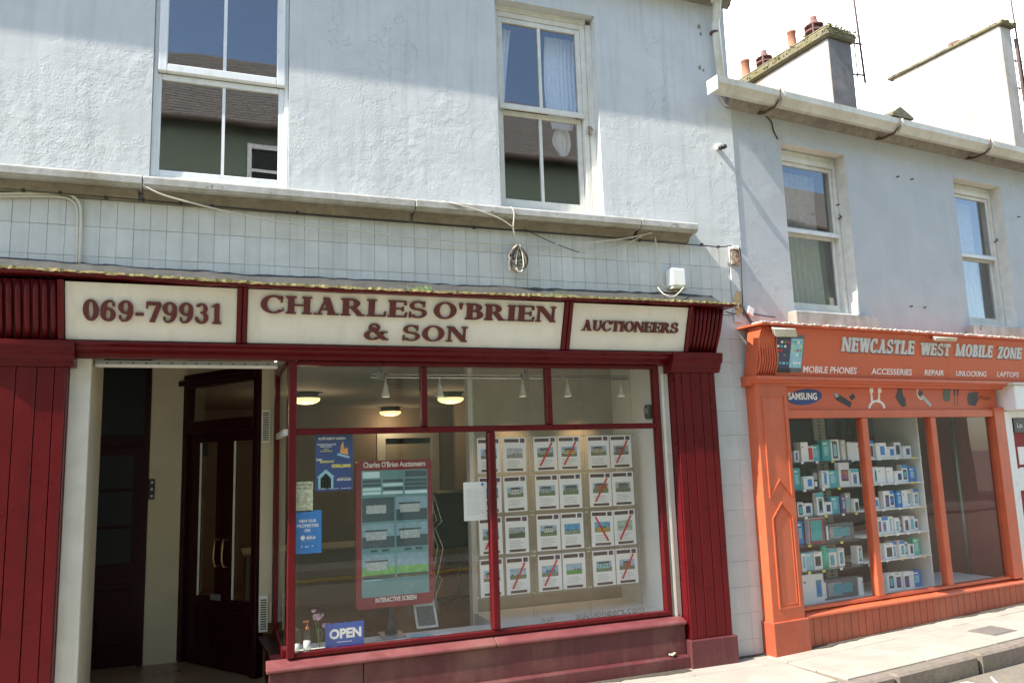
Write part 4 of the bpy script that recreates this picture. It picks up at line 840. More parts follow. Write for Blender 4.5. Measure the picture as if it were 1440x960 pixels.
BAN = [[0, 0, 1, 1, 0, 1], [1, 0, 0, 0, 1, 0], [1, 0, 0, 0, -1, 1], [0, 1, 1, 0, 0, 1]]
PC = {}
def pm(c):
    k = tuple(c)
    if k not in PC: PC[k] = M('photo_print', c, .45, .3, 45)
    return PC[k]
HC = dict(cottage=(.35, .3, .3), bungalow=(.4, .38, .36), yellow=(.6, .45, .15), long=(.5, .42, .25), stone=(.22, .22, .22), white=(.6, .6, .58), grey=(.32, .4, .44), dark=(.2, .22, .2), brown=(.3, .18, .1), seaside=(.3, .4, .5), pink=(.55, .28, .28), tall=(.08, .25, .5), pale=(.25, .5, .55), autumn=None, bare=None, wide=None, bright=None)
ordn = ['first', 'second', 'third', 'fourth', 'fifth', 'sixth']; rown = ['top', 'second', 'third', 'bottom']
for r in range(4):
    for c in range(6):
        (x0, x1), (z1, z0) = cx_[c], rz[r]; kd = KIND[r][c]; bn = BAN[r][c]
        cdt = thing('property_card', f'card with {kd} photo{", red banner across" if bn else ", no banner"}, {ordn[c]} in {rown[r]} row', 'card', ((x0+x1)/2, yc, z0), group='property cards hanging in the display window')
        cdt.matrix_world = cdt.matrix_world @ Matrix.Rotation(R(random.uniform(-.9, .9)), 4, 'Y'); w_, h_ = x1-x0, z1-z0
        part(B(x0, x1, yc, yc+.002, z0, z1), 'card_sheet', m_paper, cdt)
        part(B(x0+.05*w_, x0+.68*w_, yc-.001, yc-.0002, z1-.14*h_, z1-.04*h_), 'header_strip', m_brn, cdt); part(B(x0+.74*w_, x0+.94*w_, yc-.001, yc-.0002, z1-.15*h_, z1-.03*h_), 'emblem', pm((.12, .06, .10)), cdt)
        part(B(x0+.16*w_, x0+.86*w_, yc-.001, yc-.0002, z0+.03*h_, z0+.10*h_), 'footer_strip', m_brn, cdt)
        b = MB(); px0, px1, pz0, pz1 = x0+.15*w_, x0+.85*w_, z0+.40*h_, z0+.69*h_; hzn = pz0+(pz1-pz0)*random.uniform(.3, .5)
        k0 = kd.split()[0]; fieldc = {'bare': (.32, .28, .22), 'wide': (.10, .13, .06), 'bright': (.10, .30, .04), 'autumn': (.42, .32, .08), 'blue-sky': (.25, .3, .22)}.get(k0, (.14, .2, .08)) if 'field' in kd or 'plain' in kd else (.16, .2, .1)
        skc = {'wide': (.35, .4, .42), 'blue-sky': (.12, .35, .62), 'autumn': (.15, .38, .6), 'bare': (.5, .52, .54), 'stone': (.4, .42, .44)}.get(k0, (.36, .5, .62))
        if 'map' in kd: skc = (.45, .55, .45); fieldc = (.5, .5, .45)
        b.use(pm(skc)); b.box(px0, px1, yc-.0010, yc-.0002, hzn, pz1); b.use(pm(fieldc)); b.box(px0, px1, yc-.0010, yc-.0002, pz0, hzn)
        hc = HC.get(k0)
        if hc and 'field' not in kd:
            a_ = px0+(px1-px0)*random.uniform(.1, .25); d_ = px1-(px1-px0)*random.uniform(.08, .25); hh = hzn+(pz1-hzn)*random.uniform(.35, .6); e_ = hzn-.25*(hzn-pz0)
            b.use(pm(hc)); b.box(a_, d_, yc-.0014, yc-.0011, e_, hh); b.use(pm((.08, .08, .09)))
            if 'tall' not in kd: b.prism([(a_-.004, hh), (d_+.004, hh), (d_-.01, hh+.018), (a_+.01, hh+.018)], yc-.0014, yc-.0011)
            for i in range(4): wx = a_+(d_-a_)*(i+.35)/4; b.box(wx, wx+.007, yc-.0018, yc-.0015, e_+(hh-e_)*.35, e_+(hh-e_)*.75)
        else:
            b.use(pm((.06, .09, .04)))
            for i in range(4): q = px0+.01+random.random()*(px1-px0-.03); b.box(q, q+.012, yc-.0014, yc-.0011, hzn-.002, hzn+random.uniform(.004, .012))
        part(b, 'property_photo', None, cdt)
        b = MB()
        for i in range(4): b.box(x0+.18*w_, x0+(.6+.22*random.random())*w_, yc-.0008, yc-.0002, z0+(.16+.05*i)*h_, z0+(.173+.05*i)*h_)
        part(b, 'text_lines', pm((.45, .45, .45)), cdt)
        if bn:
            q = [(x0+.22*w_, z0+.16*h_), (x0+.29*w_, z0+.14*h_), (x0+.84*w_, z0+.82*h_), (x0+.77*w_, z0+.84*h_)]
            if bn < 0: q = [(x0+x1-a_, b_) for a_, b_ in q]
            part(MB().prism(q, yc-.004, yc-.002), 'red_banner', m_red, cdt)
for i in range(3):      # clear holders and their wires
    xa, xb = cx_[2*i][0]-.035, cx_[2*i+1][1]+.035
    for r in range(4):
        hd = thing('card_holder', f'clear acrylic panel behind the {("left", "middle", "right")[i]} pair of property cards in the {rown[r]} row', 'card holder', (xa, yc+.01, rz[r][1]), group='clear acrylic card holders on wires')
        part(B(xa, xb, yc+.004, yc+.008, rz[r][1]-.02, rz[r][0]+.02), 'acrylic_sheet', m_clear, hd)
        b = MB()
        for x in (xa+.008, xb-.008):
            for z in (rz[r][1]+.0, rz[r][0]-.0): b.box(x-.006, x+.006, yc-.004, yc+.0039, z-.006, z+.006)
        part(b, 'clips', m_chrome, hd)
for i, x in enumerate((cx_[0][0]-.027, cx_[1][1]+.027, cx_[2][0]-.027, cx_[3][1]+.027, cx_[4][0]-.027, cx_[5][1]+.027)):
    b = MB(); b.tube([(x, yc+.012, rz[3][1]-.2), (x, yc+.012, .86)], .0016, 5); solo(b, 'hanging_wire', m_chrome, f'thin vertical steel wire, {ordn[i]} from the left, holding the property card panels', 'wire', group='wires holding the property cards')

# ---- interactive screen on its stand
y = .30
def S(px, py, d=0): return L(px, py, y+d)
xa, zt = S(500.5, 648); xb, zb = S(610, 847)
sc = thing('touch_screen', 'tall maroon-framed interactive screen showing teal house listings, standing behind the left pane', 'screen', ((xa+xb)/2, y, -1.31))
def rrect(x0, x1, z0, z1, r, n=5):
    P = []
    for cx, cz, a in ((x1-r, z1-r, 0), (x0+r, z1-r, 90), (x0+r, z0+r, 180), (x1-r, z0+r, 270)):
        for i in range(n+1): q = R(a+90*i/n); P.append((cx+r*math.cos(q), cz+r*math.sin(q)))
    return P
m_scf = M('dark_red_screen_bezel', (.24, .012, .03), .3, .05, 5)
part(MB().prism(rrect(xa, xb, zb, zt, .03), y, y+.05), 'bezel', m_scf, sc)
sx0, sz1 = S(508, 662); sx1, sz0 = S(603.5, 832)
dsp = part(B(sx0, sx1, y-.002, y-.0002, sz0, sz1), 'display', m_scr, sc)
def sq(a, b_, c, d, m, nm='listing_tile', e=.003): # fractions of the display
    return part(B(sx0+(sx1-sx0)*a, sx0+(sx1-sx0)*c, y-e, y-.0021, sz1-(sz1-sz0)*d, sz1-(sz1-sz0)*b_), nm, m, dsp)
sq(.02, .01, .27, .06, m_scrl); sq(.66, .01, .99, .06, m_scrd)
for i in range(4):
    sq(.02, .075+.032*i, .29, .098+.032*i, m_scrd if i < 2 else m_scrl); sq(.32, .075+.032*i, .62, .098+.032*i, m_scrl if i % 2 else m_scrd); sq(.65, .075+.032*i, .99, .101+.032*i, m_scrd if i < 3 else m_scrl)
m_scrm = M('lit_screen_sky', (.12, .2, .24), .25, .2, 20, emit=(.25, .42, .48), emit_s=.085); m_scrw = M('lit_screen_house', (.2, .25, .25), .25, .3, 60, emit=(.42, .50, .50), emit_s=.085)
for r_, (t0, t1) in enumerate(((.22, .41), (.43, .62), (.67, .86))):
    for c_, (a_, b_) in enumerate(((.01, .485), (.515, .99))):
        g = r_ == 2; sky_ = m_scrd if (r_, c_) == (0, 0) else m_scrm
        sq(a_, t0, b_, t0+.10, sky_); sq(a_, t0+.1005, b_, t1-.03, m_scrg if g else m_scrd); sq(a_, t1-.0295, b_, t1, m_scrd)
        if (r_, c_) != (2, 1): sq(a_+.06, t0+.06, b_-.12, t0+.125, m_scrw, e=.0036); sq(a_+.04, t0+.045, b_-.10, t0+.06, m_scrd, e=.0036)
        for k in range(2): sq(a_+.12+.17*k, t1+.012, a_+.22+.17*k, t1+.03, m_scrd, 'button') if r_ == 1 else None
for k in range(5): sq(.03+.02*k, .867, .30, .872, m_scrl) if k == 0 else None
x0, z0 = S(511, 658); x1, _ = S(598, 658); part(ftext("Charles O'Brien Auctioneers", x0, x1, z0+.002, .045, y-.0002, .015, .002), 'lettering', m_paper, sc)
x0, z0 = S(528, 845); x1, _ = S(585.5, 843); part(ftext('INTERACTIVE SCREEN', x0, x1, z0-.012, .036, y-.0002, .02, .002), 'lettering', m_paper, sc)
xm = S(551, 870)[0]
b = MB(); b.box(xm-.02, xm+.02, y+.02, y+.05, -1.29, zb); part(b, 'pole', m_black, sc)
part(B(xm-.09, xm+.09, y-.10, y+.12, -1.315, -1.30), 'base_plate', m_grey, sc, bevel=.004)
b = MB(); b.lathe([(.05, -1.30), (.045, -1.24), (.03, -1.20), (.02, -1.18)], (xm, y+.03, 0), 10); part(b, 'knuckle', m_black, sc)
# leaflet rack
lr = thing('leaflet_rack', 'clear zigzag leaflet rack with a magazine at its foot, right of the interactive screen', 'rack', (1.65, .5, -1.31)); y5 = .46
pts = [L(px, py, y5) for px, py in ((610, 696), (621, 733), (612, 742), (623, 770), (615, 808), (622, 814), (612, 838), (619, 868))]
for dy in (0, .16): b = MB(); b.tube([(x, y5+dy, z) for x, z in pts], .004, 5); part(b, 'wire_side', m_chrome, lr)
x0 = pts[0][0]
for i in range(4):
    z = pts[i*2][1]; b = MB(); b.hexa([(x0-.26, y5+.02, z-.16), (x0, y5+.02, z-.16), (x0, y5+.024, z-.16), (x0-.26, y5+.024, z-.16), (x0-.26, y5-.02, z), (x0, y5-.02, z), (x0, y5-.016, z), (x0-.26, y5-.016, z)]); part(b, 'acrylic_pocket', m_clear, lr)
mg = thing('magazine', 'glossy grey-photo magazine leaning in the leaflet rack below the screen', 'magazine', (1.55, y5, -1.25))
x0, z1 = L(581, 844, y5); x1, z0 = L(612, 880, y5)
b = MB(); b.hexa([(x0+.02, y5-.03, z0), (x1+.02, y5-.03, z0), (x1+.02, y5-.02, z0), (x0+.02, y5-.02, z0), (x0, y5+.02, z1), (x1, y5+.02, z1), (x1, y5+.03, z1), (x0, y5+.03, z1)]); part(b, 'cover', m_paper, mg)
b = MB(); b.hexa([(x0+.035, y5-.0305, z0+.02), (x1, y5-.0305, z0+.02), (x1, y5-.0285, z0+.02), (x0+.035, y5-.0285, z0+.02), (x0+.02, y5+.0165, z1-.02), (x1-.02, y5+.0165, z1-.02), (x1-.02, y5+.0185, z1-.02), (x0+.02, y5+.0185, z1-.02)]); part(b, 'cover_photo', pm((.16, .18, .2)), mg)

# ---- posters stuck inside the glass
py_ = .013
def poster(name, label, pa, pb, mat, cat='poster'):
    x0, z1 = L(*pa, py_); x1, z0 = L(*pb, py_); t = thing(name, label, cat, ((x0+x1)/2, py_, z0)); part(B(x0, x1, py_, py_+.0015, z0, z1), 'sheet', mat, t); return t, x0, x1, z0, z1
def pt(t, s, x0, x1, z0, z1, f, mat, bold=.02):   # f = (left, right, bottom, height) as fractions
    w_, h_ = x1-x0, z1-z0; part(ftext(s, x0+f[0]*w_, x0+f[1]*w_, z0+f[2]*h_, f[3]*h_, py_-.0002, bold, .0008), 'lettering', mat, t)
def pb_(t, x0, x1, z0, z1, f, mat, nm='graphic', poly=None):
    w_, h_ = x1-x0, z1-z0
    part(MB().prism([(x0+a_*w_, z0+b_*h_) for a_, b_ in poly], py_-.001, py_-.0002) if poly else B(x0+f[0]*w_, x0+f[1]*w_, py_-.001, py_-.0002, z0+f[2]*h_, z0+f[3]*h_), nm, mat, t)
a = poster('poster', 'dark blue credit union poster with yellow €80,000, top left of the display window', (443.5, 610), (496, 688.5), m_navy)
T = lambda s, f, m, bold=.02: pt(a[0], s, *a[1:], f, m, bold)
T('cd', (.08, .24, .895, .055), m_paper); T('CREDIT UNION', (.26, .80, .895, .04), m_paper, .03)
T('Current Accounts &', (.05, .55, .80, .030), m_paper, .03); T('Debit Cards', (.13, .43, .765, .025), m_paper, .03); T('NOW', (.22, .36, .72, .022), m_yel, .03); T('AVAILABLE', (.12, .45, .685, .022), m_yel, .03)
T('Loans', (.03, .18, .53, .05), m_paper); T('BORROW', (.13, .50, .49, .042), m_yel, .04); T('€80,000', (.42, .95, .39, .075), m_yel, .05)
pb_(*a, None, m_lblue, poly=[(.08, .05), (.48, .05), (.48, .24), (.52, .24), (.28, .38), (.04, .24), (.08, .24)])
pb_(*a, None, m_navy, poly=[(.14, .052), (.42, .052), (.42, .22), (.28, .31), (.14, .22)])
for q in range(3): pb_(*a, (.19+.08*q, .24+.08*q, .07, .20), m_paper)
pb_(*a, None, m_lblue, poly=[(.58, .62), (.90, .56), (.92, .59), (.60, .66)]); pb_(*a, None, pm((.75, .35, .08)), poly=[(.66, .66), (.88, .62), (.86, .76), (.78, .72), (.74, .86), (.68, .78)])
T('MORTGAGES', (.58, .96, .17, .035), m_paper, .03); pb_(*a, (.60, .92, .215, .222), m_yel, 'text_lines'); pb_(*a, (.08, .28, .035, .042), m_paper, 'text_lines'); pb_(*a, (.36, .62, .035, .042), m_paper, 'text_lines'); pb_(*a, (.68, .95, .035, .042), m_paper, 'text_lines')
a = poster('poster', 'pale yellow waste disposal notice stuck at the left edge of the display window', (411.5, 677.5), (440, 719), pm((.62, .66, .46)))
m_ink = pm((.12, .12, .12))
T('Newcastle West', (.05, .95, .86, .09), m_ink, .01); T('Waste Disposal', (.08, .90, .74, .08), m_ink, .01)
for q in range(6): pb_(*a, (.14, .70+.03*(q*7 % 5), .64-.075*q, .655-.075*q), pm((.4, .42, .35)), 'text_lines')
T('Contact Tel', (.30, .70, .10, .05), m_ink, .01); pb_(*a, (.10, .92, .03, .06), m_ink, 'text_lines')
a = poster('poster', 'bright blue poster reading VIEW OUR PROPERTIES ON, below the yellow notice', (412.5, 718.5), (452, 776.5), m_blue)
T('VIEW OUR', (.18, .82, .72, .075), m_paper, .03); T('PROPERTIES', (.13, .90, .61, .075), m_paper, .03); T('ON', (.40, .60, .50, .075), m_paper, .03); T('daft.ie', (.46, .78, .33, .09), m_paper, .03)
pb_(*a, None, m_paper, poly=[(.34+.08*math.cos(t), .37+.055*math.sin(t)) for t in [k*math.pi/6 for k in range(12)]]); T('f  in  *', (.28, .72, .14, .05), m_paper, .02); pb_(*a, (.30, .72, .285, .292), m_lblue)
a = poster('open_sign', 'blue OPEN sign with white capitals, bottom left corner of the display window', (457.5, 877), (512, 916), m_openb, 'sign')
T('OPEN', (.10, .93, .50, .32), m_paper, .045); T('daft.ie', (.12, .36, .14, .13), m_paper, .03); T('f in *', (.60, .85, .16, .08), m_paper, .02); pb_(*a, (.30, .68, .39, .405), m_paper, 'text_lines')
pb_(*a, None, m_paper, poly=[(.07+.03*math.cos(t), .20+.055*math.sin(t)) for t in [k*math.pi/6 for k in range(12)]])
a = poster('notice', 'white typed letter with a small blue emblem stuck on the glass left of the mullion', (651.5, 678), (685, 730.5), m_paper, 'notice')
pb_(*a, None, m_blue, poly=[(.83+.06*math.cos(t), .93+.04*math.sin(t)) for t in [k*math.pi/6 for k in range(12)]])
for q in range(16): pb_(*a, (.12, .60+.3*random.random(), .80-.043*q, .809-.043*q), pm((.55, .56, .58)), 'text_lines')
# web address, half worn off the right pane
x0, z0 = L(762, 884, .0); x1, z1 = L(907, 866, .0); z1 = gb+.041+.045
wt = thing('window_lettering', 'half-worn grey web address reading auctioneers.com along the bottom of the right pane', 'lettering', ((x0+x1)/2, 0, z0))
m_frost = M('worn_grey_vinyl', (.14, .14, .13), .6, .3, 60)
xm = x0+(x1-x0)*.32
part(ftext('auctioneers.com', xm, x1, z1-.045, .055, .0036, .02, .0012), 'lettering', m_frost, wt); part(ftext('www.', x0, x0+(x1-x0)*.14, z1-.045, .04, .0036, .0, .0012), 'lettering', m_frost, wt)
# things on the window shelf
SH = -1.317
def lathe_thing(name, label, cat, px, py, y, profs, group=None):
    x, z = L(px, py, y); t = thing(name, label, cat, (x, y, SH), group=group)
    for nm, mt, pr in profs: b = MB(); b.lathe(pr, (x, y, SH), 12); part(b, nm, mt, t)
    return t, x
t, x = lathe_thing('sanitiser_bottle', 'clear pump bottle with orange top on the window shelf left of the OPEN sign', 'bottle', 432, 900, .12, [('bottle', m_clear, [(.028, 0), (.03, .02), (.03, .12), (.012, .15)]), ('liquid', m_iwhite, [(.026, .003), (.026, .07)]), ('pump', pm((.7, .2, .06)), [(.012, .15), (.012, .165), (.005, .17), (.005, .20)])])
part(B(x-.03, x+.012, .11, .13, SH+.20, SH+.212), 'nozzle', pm((.7, .2, .06)), t, bevel=.003)
lathe_thing('glass_jar', 'small clear jar in the far left corner of the window shelf', 'jar', 418, 900, .10, [('jar_wall', m_clear, [(.02, 0), (.022, .14), (.015, .17)]), ('contents', m_white, [(.018, .004), (.018, .06)])])
t, x = lathe_thing('flower_vase', 'slim clear vase beside the OPEN sign on the window shelf', 'vase', 449, 900, .13, [('vase_wall', m_clear, [(.022, 0), (.026, .03), (.018, .10), (.022, .14)])])
fw = thing('artificial_flower', 'pink and lilac artificial roses in the slim vase', 'flower', (x, .13, SH+.02))
for i, (px, py, s_) in enumerate(((447, 866, 1.0), (458, 878, .7), (441, 858, .45))):
    fx, fz = L(px, py, .13); b = MB(); b.tube([(x, .13, SH+.01), ((x+fx)/2, .13, (SH+fz)/2+.02), (fx, .13, fz)], .0022, 5); part(b, 'stem', m_grass, fw)
    b = MB()
    for k in range(16):
        a_ = k*2.4; rr = .008+.0019*k; c = Vector((fx+rr*math.cos(a_)*s_, .13+rr*math.sin(a_)*.6*s_-.01, fz+.012*math.cos(k)*s_)); q = .017*s_
        n_ = Vector((math.cos(a_), -1, math.sin(a_*.7))).normalized(); u_ = n_.cross(Vector((0, 0, 1))).normalized(); w_ = n_.cross(u_)
        b.add([c-u_*q, c-w_*q*.8, c+u_*q, c+w_*q+n_*q*.3], [(0, 1, 2, 3)])
    part(b, 'petals', m_flower, fw)
lf_ = thing('leaflet_stack', 'loose pale leaflets lying on the window shelf under the screen', 'leaflets', (1.45, .2, SH))
for k, (x, y_, r_) in enumerate(((1.32, .12, .3), (1.50, .20, -.5), (1.68, .14, .1), (1.24, .24, -.2))):
    c_, s_ = math.cos(r_), math.sin(r_); part(MB().plan([(x+.07*c_*i-.05*s_*j, y_+.07*s_*i+.05*c_*j) for i, j in ((-1, -1), (1, -1), (1, 1), (-1, 1))], SH+.001+.001*k, SH+.003+.001*k), 'leaflet', (m_paper, m_lblue, m_paper, pm((.5, .5, .5)))[k], lf_)

# ================================================================== ORANGE SHOPFRONT
O = thing('shopfront', 'orange timber phone shopfront with printed signs, three glass panes and a boarded riser', 'shopfront', (0, 0, G0), FR)
VP = -.13
u0 = Q(1068, 624, VP)[0]; u1 = Q(1112.5, 624, VP)[0]
zcap = Q(1080, 534, VP)[1]
pil = part(B(u0, u1, VP, .0, G0-.1, zcap), 'pilaster', m_or, O, bevel=.004)
pz = Q(1100, 874, VP-.02)[1]
part(B(u0-.02, u1+.02, VP-.025, .0, G0-.12, pz), 'plinth', m_ord, pil, bevel=.006)
def strip(pts, w, y0, y1, name, mat, root, closed=False):
    mb = MB(); pts = [Vector(p) for p in pts]; m = len(pts)
    for i in range(m if closed else m-1):
        a, c = pts[i], pts[(i+1) % m]; d = (c-a).normalized(); nn = Vector((-d.y, d.x))*w/2; e = d*w*.35
        mb.prism([tuple(a-nn-e), tuple(c-nn+e), tuple(c+nn+e), tuple(a+nn-e)], y0-.0004*i, y1)
    return part(mb, name, mat, root)
ul, ur = u0+.085, u1-.055; um = (ul+ur)/2; zb_ = Q(1115, 853, VP)[1]
zt1 = Q(1100, 556, VP)[1]; za1 = Q(1100, 698, VP)[1]; zc1 = Q(1095, 674, VP)[1]; zt2 = Q(1100, 706, VP)[1]; zs2 = Q(1100, 728, VP)[1]
strip([(ul, zb_), (ur, zb_), (ur, zs2), (um, zt2), (ul, zs2)], .013, VP-.008, VP, 'panel_moulding', m_or, pil, True)
strip([(ul-.012, za1), (um, zc1), (ur+.012, za1), (ur+.012, zt1), (ul-.012, zt1)], .013, VP-.008, VP, 'panel_moulding', m_or, pil, True)
strip([(ul+.03, zb_+.03), (ur-.03, zb_+.03), (ur-.03, zs2-.01), (um, zt2-.035), (ul+.03, zs2-.01)], .006, VP-.004, VP, 'inner_bead', m_or, pil, True)
# cornice, fascia, console
UE = 4.25
zc0 = Q(1100, 537, -.17)[1]; zc1_ = Q(1100, 528.5, -.2)[1]
part(MB().extr([(.0, zc0-.03), (-.10, zc0-.03), (-.12, zc0-.01), (-.15, zc0), (-.165, zc0+.015), (-.21, zc0+.02), (-.21, zc1_), (-.165, zc1_+.006), (.0, zc1_+.006)], u0-.045, UE), 'cornice', m_or, O, bevel=.002)
fz0 = zc1_+.008; fz1 = Q(1100, 459, -.28)[1]
def olean(z): return -.165-.10*(z-fz0)/(fz1-fz0)
def lb(x0, x1, z0, z1, d0, d1, mb=None):
    mb = mb or MB(); return mb.hexa([(x0, olean(z0)-d0, z0), (x1, olean(z0)-d0, z0), (x1, olean(z0)+d1, z0), (x0, olean(z0)+d1, z0), (x0, olean(z1)-d0, z1), (x1, olean(z1)-d0, z1), (x1, olean(z1)+d1, z1), (x0, olean(z1)+d1, z1)])
cu1 = Q(1091, 490, -.2)[0]
co = part(lb(u0-.01, cu1, fz0, fz1, 0, .16), 'console_block', m_or, O, bevel=.004)
n = 8; ca = Q(1066, 490, -.22)[0]
for i in range(n):
    x = ca+(cu1-ca)*(i+.5)/n; b = MB(); b.tube([(x+.010*math.sin(t*2*math.pi), olean(fz0+(fz1-fz0)*t)-.006-.012*math.sin(math.pi*2*t), fz0+.01+(fz1-fz0-.02)*t) for t in [k/10 for k in range(11)]], .0095, 6); part(b, 'reed', m_or, co)
b = MB(); b.tube([(u0+.045, olean(.93)-.008, .93), (u0+.045, olean(.93)+.01, .93)], .02, 12); part(b, 'boss', m_or, co)
def QO(px, py):
    v = -.2
    for i in range(5): x, z = Q(px, py, v); v = olean(z)
    return x, z
fa = thing('shop_sign', 'orange printed fascia sign reading NEWCASTLE WEST MOBILE ZONE in silver slab letters', 'sign', (2, -.2, fz0), FR)
xj = [cu1+.002, QO(1271, 500)[0], QO(1335, 500)[0], UE]
for i in range(3): part(lb(xj[i]+(.001 if i else 0), xj[i+1]-.001, fz0, fz1, 0, .02), 'sign_board', m_orf, fa)
part(lb(u0, UE, fz0, fz1-.002, -.021, .12), 'fascia_core', m_or, O)
part(B(u0-.05, UE, -.33, .0, fz1+.002, fz1+.020), 'canopy_board', m_or, O, bevel=.003)
b = MB(); n = 200; random.seed(11)
for i in range(n):
    a = u0-.05+(UE-u0)*i/n
    if random.random() < .72: b.box(a, a+(UE-u0)/n*random.uniform(.6, 1.02), -.338+random.uniform(-.004, .004), -.20, fz1+.0205, fz1+.026+random.uniform(0, .010))
part(b, 'flaking_canopy_edge', m_creamw, O, kind='stuff')
def oput(txt, pa, pb, h):
    x0, z0 = QO(*pa); x1, z1 = QO(*pb); z = (z0+z1)/2
    letters(txt, x0+.008, x1+.008, z-.008, h, fa, m_navyl, olean, deep=.006, S=.31, t=.17, s=.20, e=.06, gap=.07, space=.42, name='letter_shadow')
    letters(txt, x0, x1, z, h, fa, m_silver, olean, deep=.013, S=.31, t=.17, s=.20, e=.06, gap=.07, space=.42)
oput('NEWCASTLE', (1182, 494), (1284, 499), .136); oput('WEST', (1293, 499), (1334, 501), .124); oput('MOBILE', (1342, 500.5), (1394, 503.5), .128); oput('ZONE', (1401, 504), (1435, 505), .124)
def otext(s, pa, pb, h, mat, root, bold=.012, name='lettering'):
    x0, z0 = QO(*pa); x1, z1 = QO(*pb); mb = ftext(s, x0, x1, 0, h, 0, bold, .002); zz = (z0+z1)/2
    mb.v = [(x, olean(z+zz)-.0006+y, z+zz) for x, y, z in mb.v]; part(mb, name, mat, root)
otext('MOBILE PHONES', (1129, 524), (1204, 525.5), .062, m_paper, fa); otext('ACCESSERIES', (1225, 526), (1282, 527.5), .058, m_paper, fa)
otext('REPAIR', (1300, 527.5), (1327, 528), .055, m_paper, fa); otext('UNLOCKING', (1344, 528.5), (1386.5, 529.5), .055, m_paper, fa); otext('LAPTOPS', (1402, 529.5), (1432, 530.5), .055, m_paper, fa, .005)
# printed phones
def ph(pa, pb, body, scr, seedn):
    x0, z1 = QO(*pa); x1, z0 = QO(*pb); pz_ = part(lb(x0, x1, z0, z1, .0025, 0), 'printed_phone', body, fa); h = z1-z0; w = x1-x0
    part(lb(x0+.06*w, x1-.06*w, z0+.12*h, z1-.10*h, .0032, -.0026), 'printed_screen', scr, pz_)
    random.seed(seedn); b = MB()
    for r in range(5):
        for c in range(4):
            b.use((m_paper, m_lblue, m_grn, m_yel, m_cyan, m_red, m_paper)[random.randrange(7)]); xx = x0+w*(.13+.20*c); zz = z0+h*(.78-.115*r-(.10 if r == 4 else 0))
            if r < 4 and random.random() < (.9 if r < 3 else .6) or r == 4: lb(xx, xx+w*.13, zz, zz+h*.06, .0040, -.0033, b)
    part(b, 'printed_icons', None, pz_, kind='stuff')
ph((1090.5, 470), (1110.5, 524), m_black, pm((.05, .06, .12)), 2); ph((1112, 470.5), (1126.5, 523.5), pm((.12, .13, .15)), m_lblue, 5)
# sticker band
SBV = -.055
def QS(px, py): return Q(px, py, SBV)
bx0 = u1+.002; bx1 = QS(1400.5, 556)[0]; bz1 = zc0-.031; bz0 = QS(1110, 576)[1]
sb_ = thing('sticker_band', 'orange printed strip under the fascia with a blue SAMSUNG oval, cables, headset and apple logo', 'sign', (2, SBV, bz0), FR)
part(B(bx0, bx1, SBV, .0, bz0, bz1), 'printed_board', m_orf, sb_)
def gp(pts, mat, nm='printed_graphic', e=.0015): part(MB().prism([QS(*p) for p in pts], SBV-e, SBV-.0002), nm, mat, sb_)
def ell(cx, cy, rx, ry, rot=0, n=22): return [(cx+rx*math.cos(2*math.pi*k/n)*math.cos(rot)-ry*math.sin(2*math.pi*k/n)*math.sin(rot), cy+rx*math.cos(2*math.pi*k/n)*math.sin(rot)+ry*math.sin(2*math.pi*k/n)*math.cos(rot)) for k in range(n)]
gp(ell(1131.5, 558, 24.5, 11, -.12), m_navy, 'blue_oval')
def stext(s, pa, pb, h, mat, bold=.02):
    x0, z0 = QS(*pa); x1, z1 = QS(*pb); part(ftext(s, x0, x1, (z0+z1)/2, h, SBV-.0018, bold, .001), 'lettering', mat, sb_)
stext('SAMSUNG', (1108.5, 562), (1149, 562), .068, m_paper, .03)
gp([(1173, 552), (1181, 555), (1198, 566), (1195, 573), (1176, 562), (1172, 556)], m_black); gp([(1194, 557), (1200, 553), (1203, 559), (1197, 563)], m_black); gp([(1172, 553), (1177, 553), (1180, 557), (1175, 559)], m_grey, e=.0022)
for dx in (0, 11.5): gp([(1222.5+dx, 540), (1227.5+dx, 540), (1228+dx, 552), (1223+dx, 552)], m_paper); gp([(1224+dx*.97, 552), (1226.3+dx*.97, 552), (1228+dx*.8, 566), (1225+dx*.8, 566)], m_paper, e=.001)
for k in range(8):
    a0, a1 = math.pi*k/8, math.pi*(k+1)/8; gp([(1233-12*math.cos(a0), 574-12*math.sin(a0)), (1233-12*math.cos(a1), 574-12*math.sin(a1)), (1233-9*math.cos(a1), 574-9*math.sin(a1)), (1233-9*math.cos(a0), 574-9*math.sin(a0))], m_paper)
gp([(1263, 542), (1268, 542), (1269, 552), (1272, 562), (1268, 572), (1263, 565), (1259, 558), (1262, 550)], m_black); gp([(1269, 560), (1273, 558), (1274, 571), (1269, 572)], m_black, e=.0022)
for k in range(9):
    a0, a1 = math.pi*(.25+1.3*k/9), math.pi*(.25+1.3*(k+1)/9); gp([(1296+7*math.cos(a0), 551-11*math.sin(a0)), (1296+7*math.cos(a1), 551-11*math.sin(a1)), (1296+5.4*math.cos(a1), 551-9*math.sin(a1)), (1296+5.4*math.cos(a0), 551-9*math.sin(a0))], m_paper)
gp([(1292, 555), (1296, 553), (1310, 569), (1308, 572)], m_grey, e=.0022); gp(ell(1294, 553, 3.5, 4), m_black, e=.003)
gp([(1327, 543), (1334, 543), (1337, 546), (1336, 562), (1332, 565), (1327, 563), (1325, 555)], pm((.08, .10, .06))); 
for dx in (0, 4.5): gp([(1341+dx, 547), (1343.5+dx, 547), (1343.2+dx, 556), (1341+dx, 556)], m_black); gp([(1341.8+dx, 556), (1342.4+dx, 556), (1343+dx, 570), (1342.2+dx, 570)], m_black, e=.001)
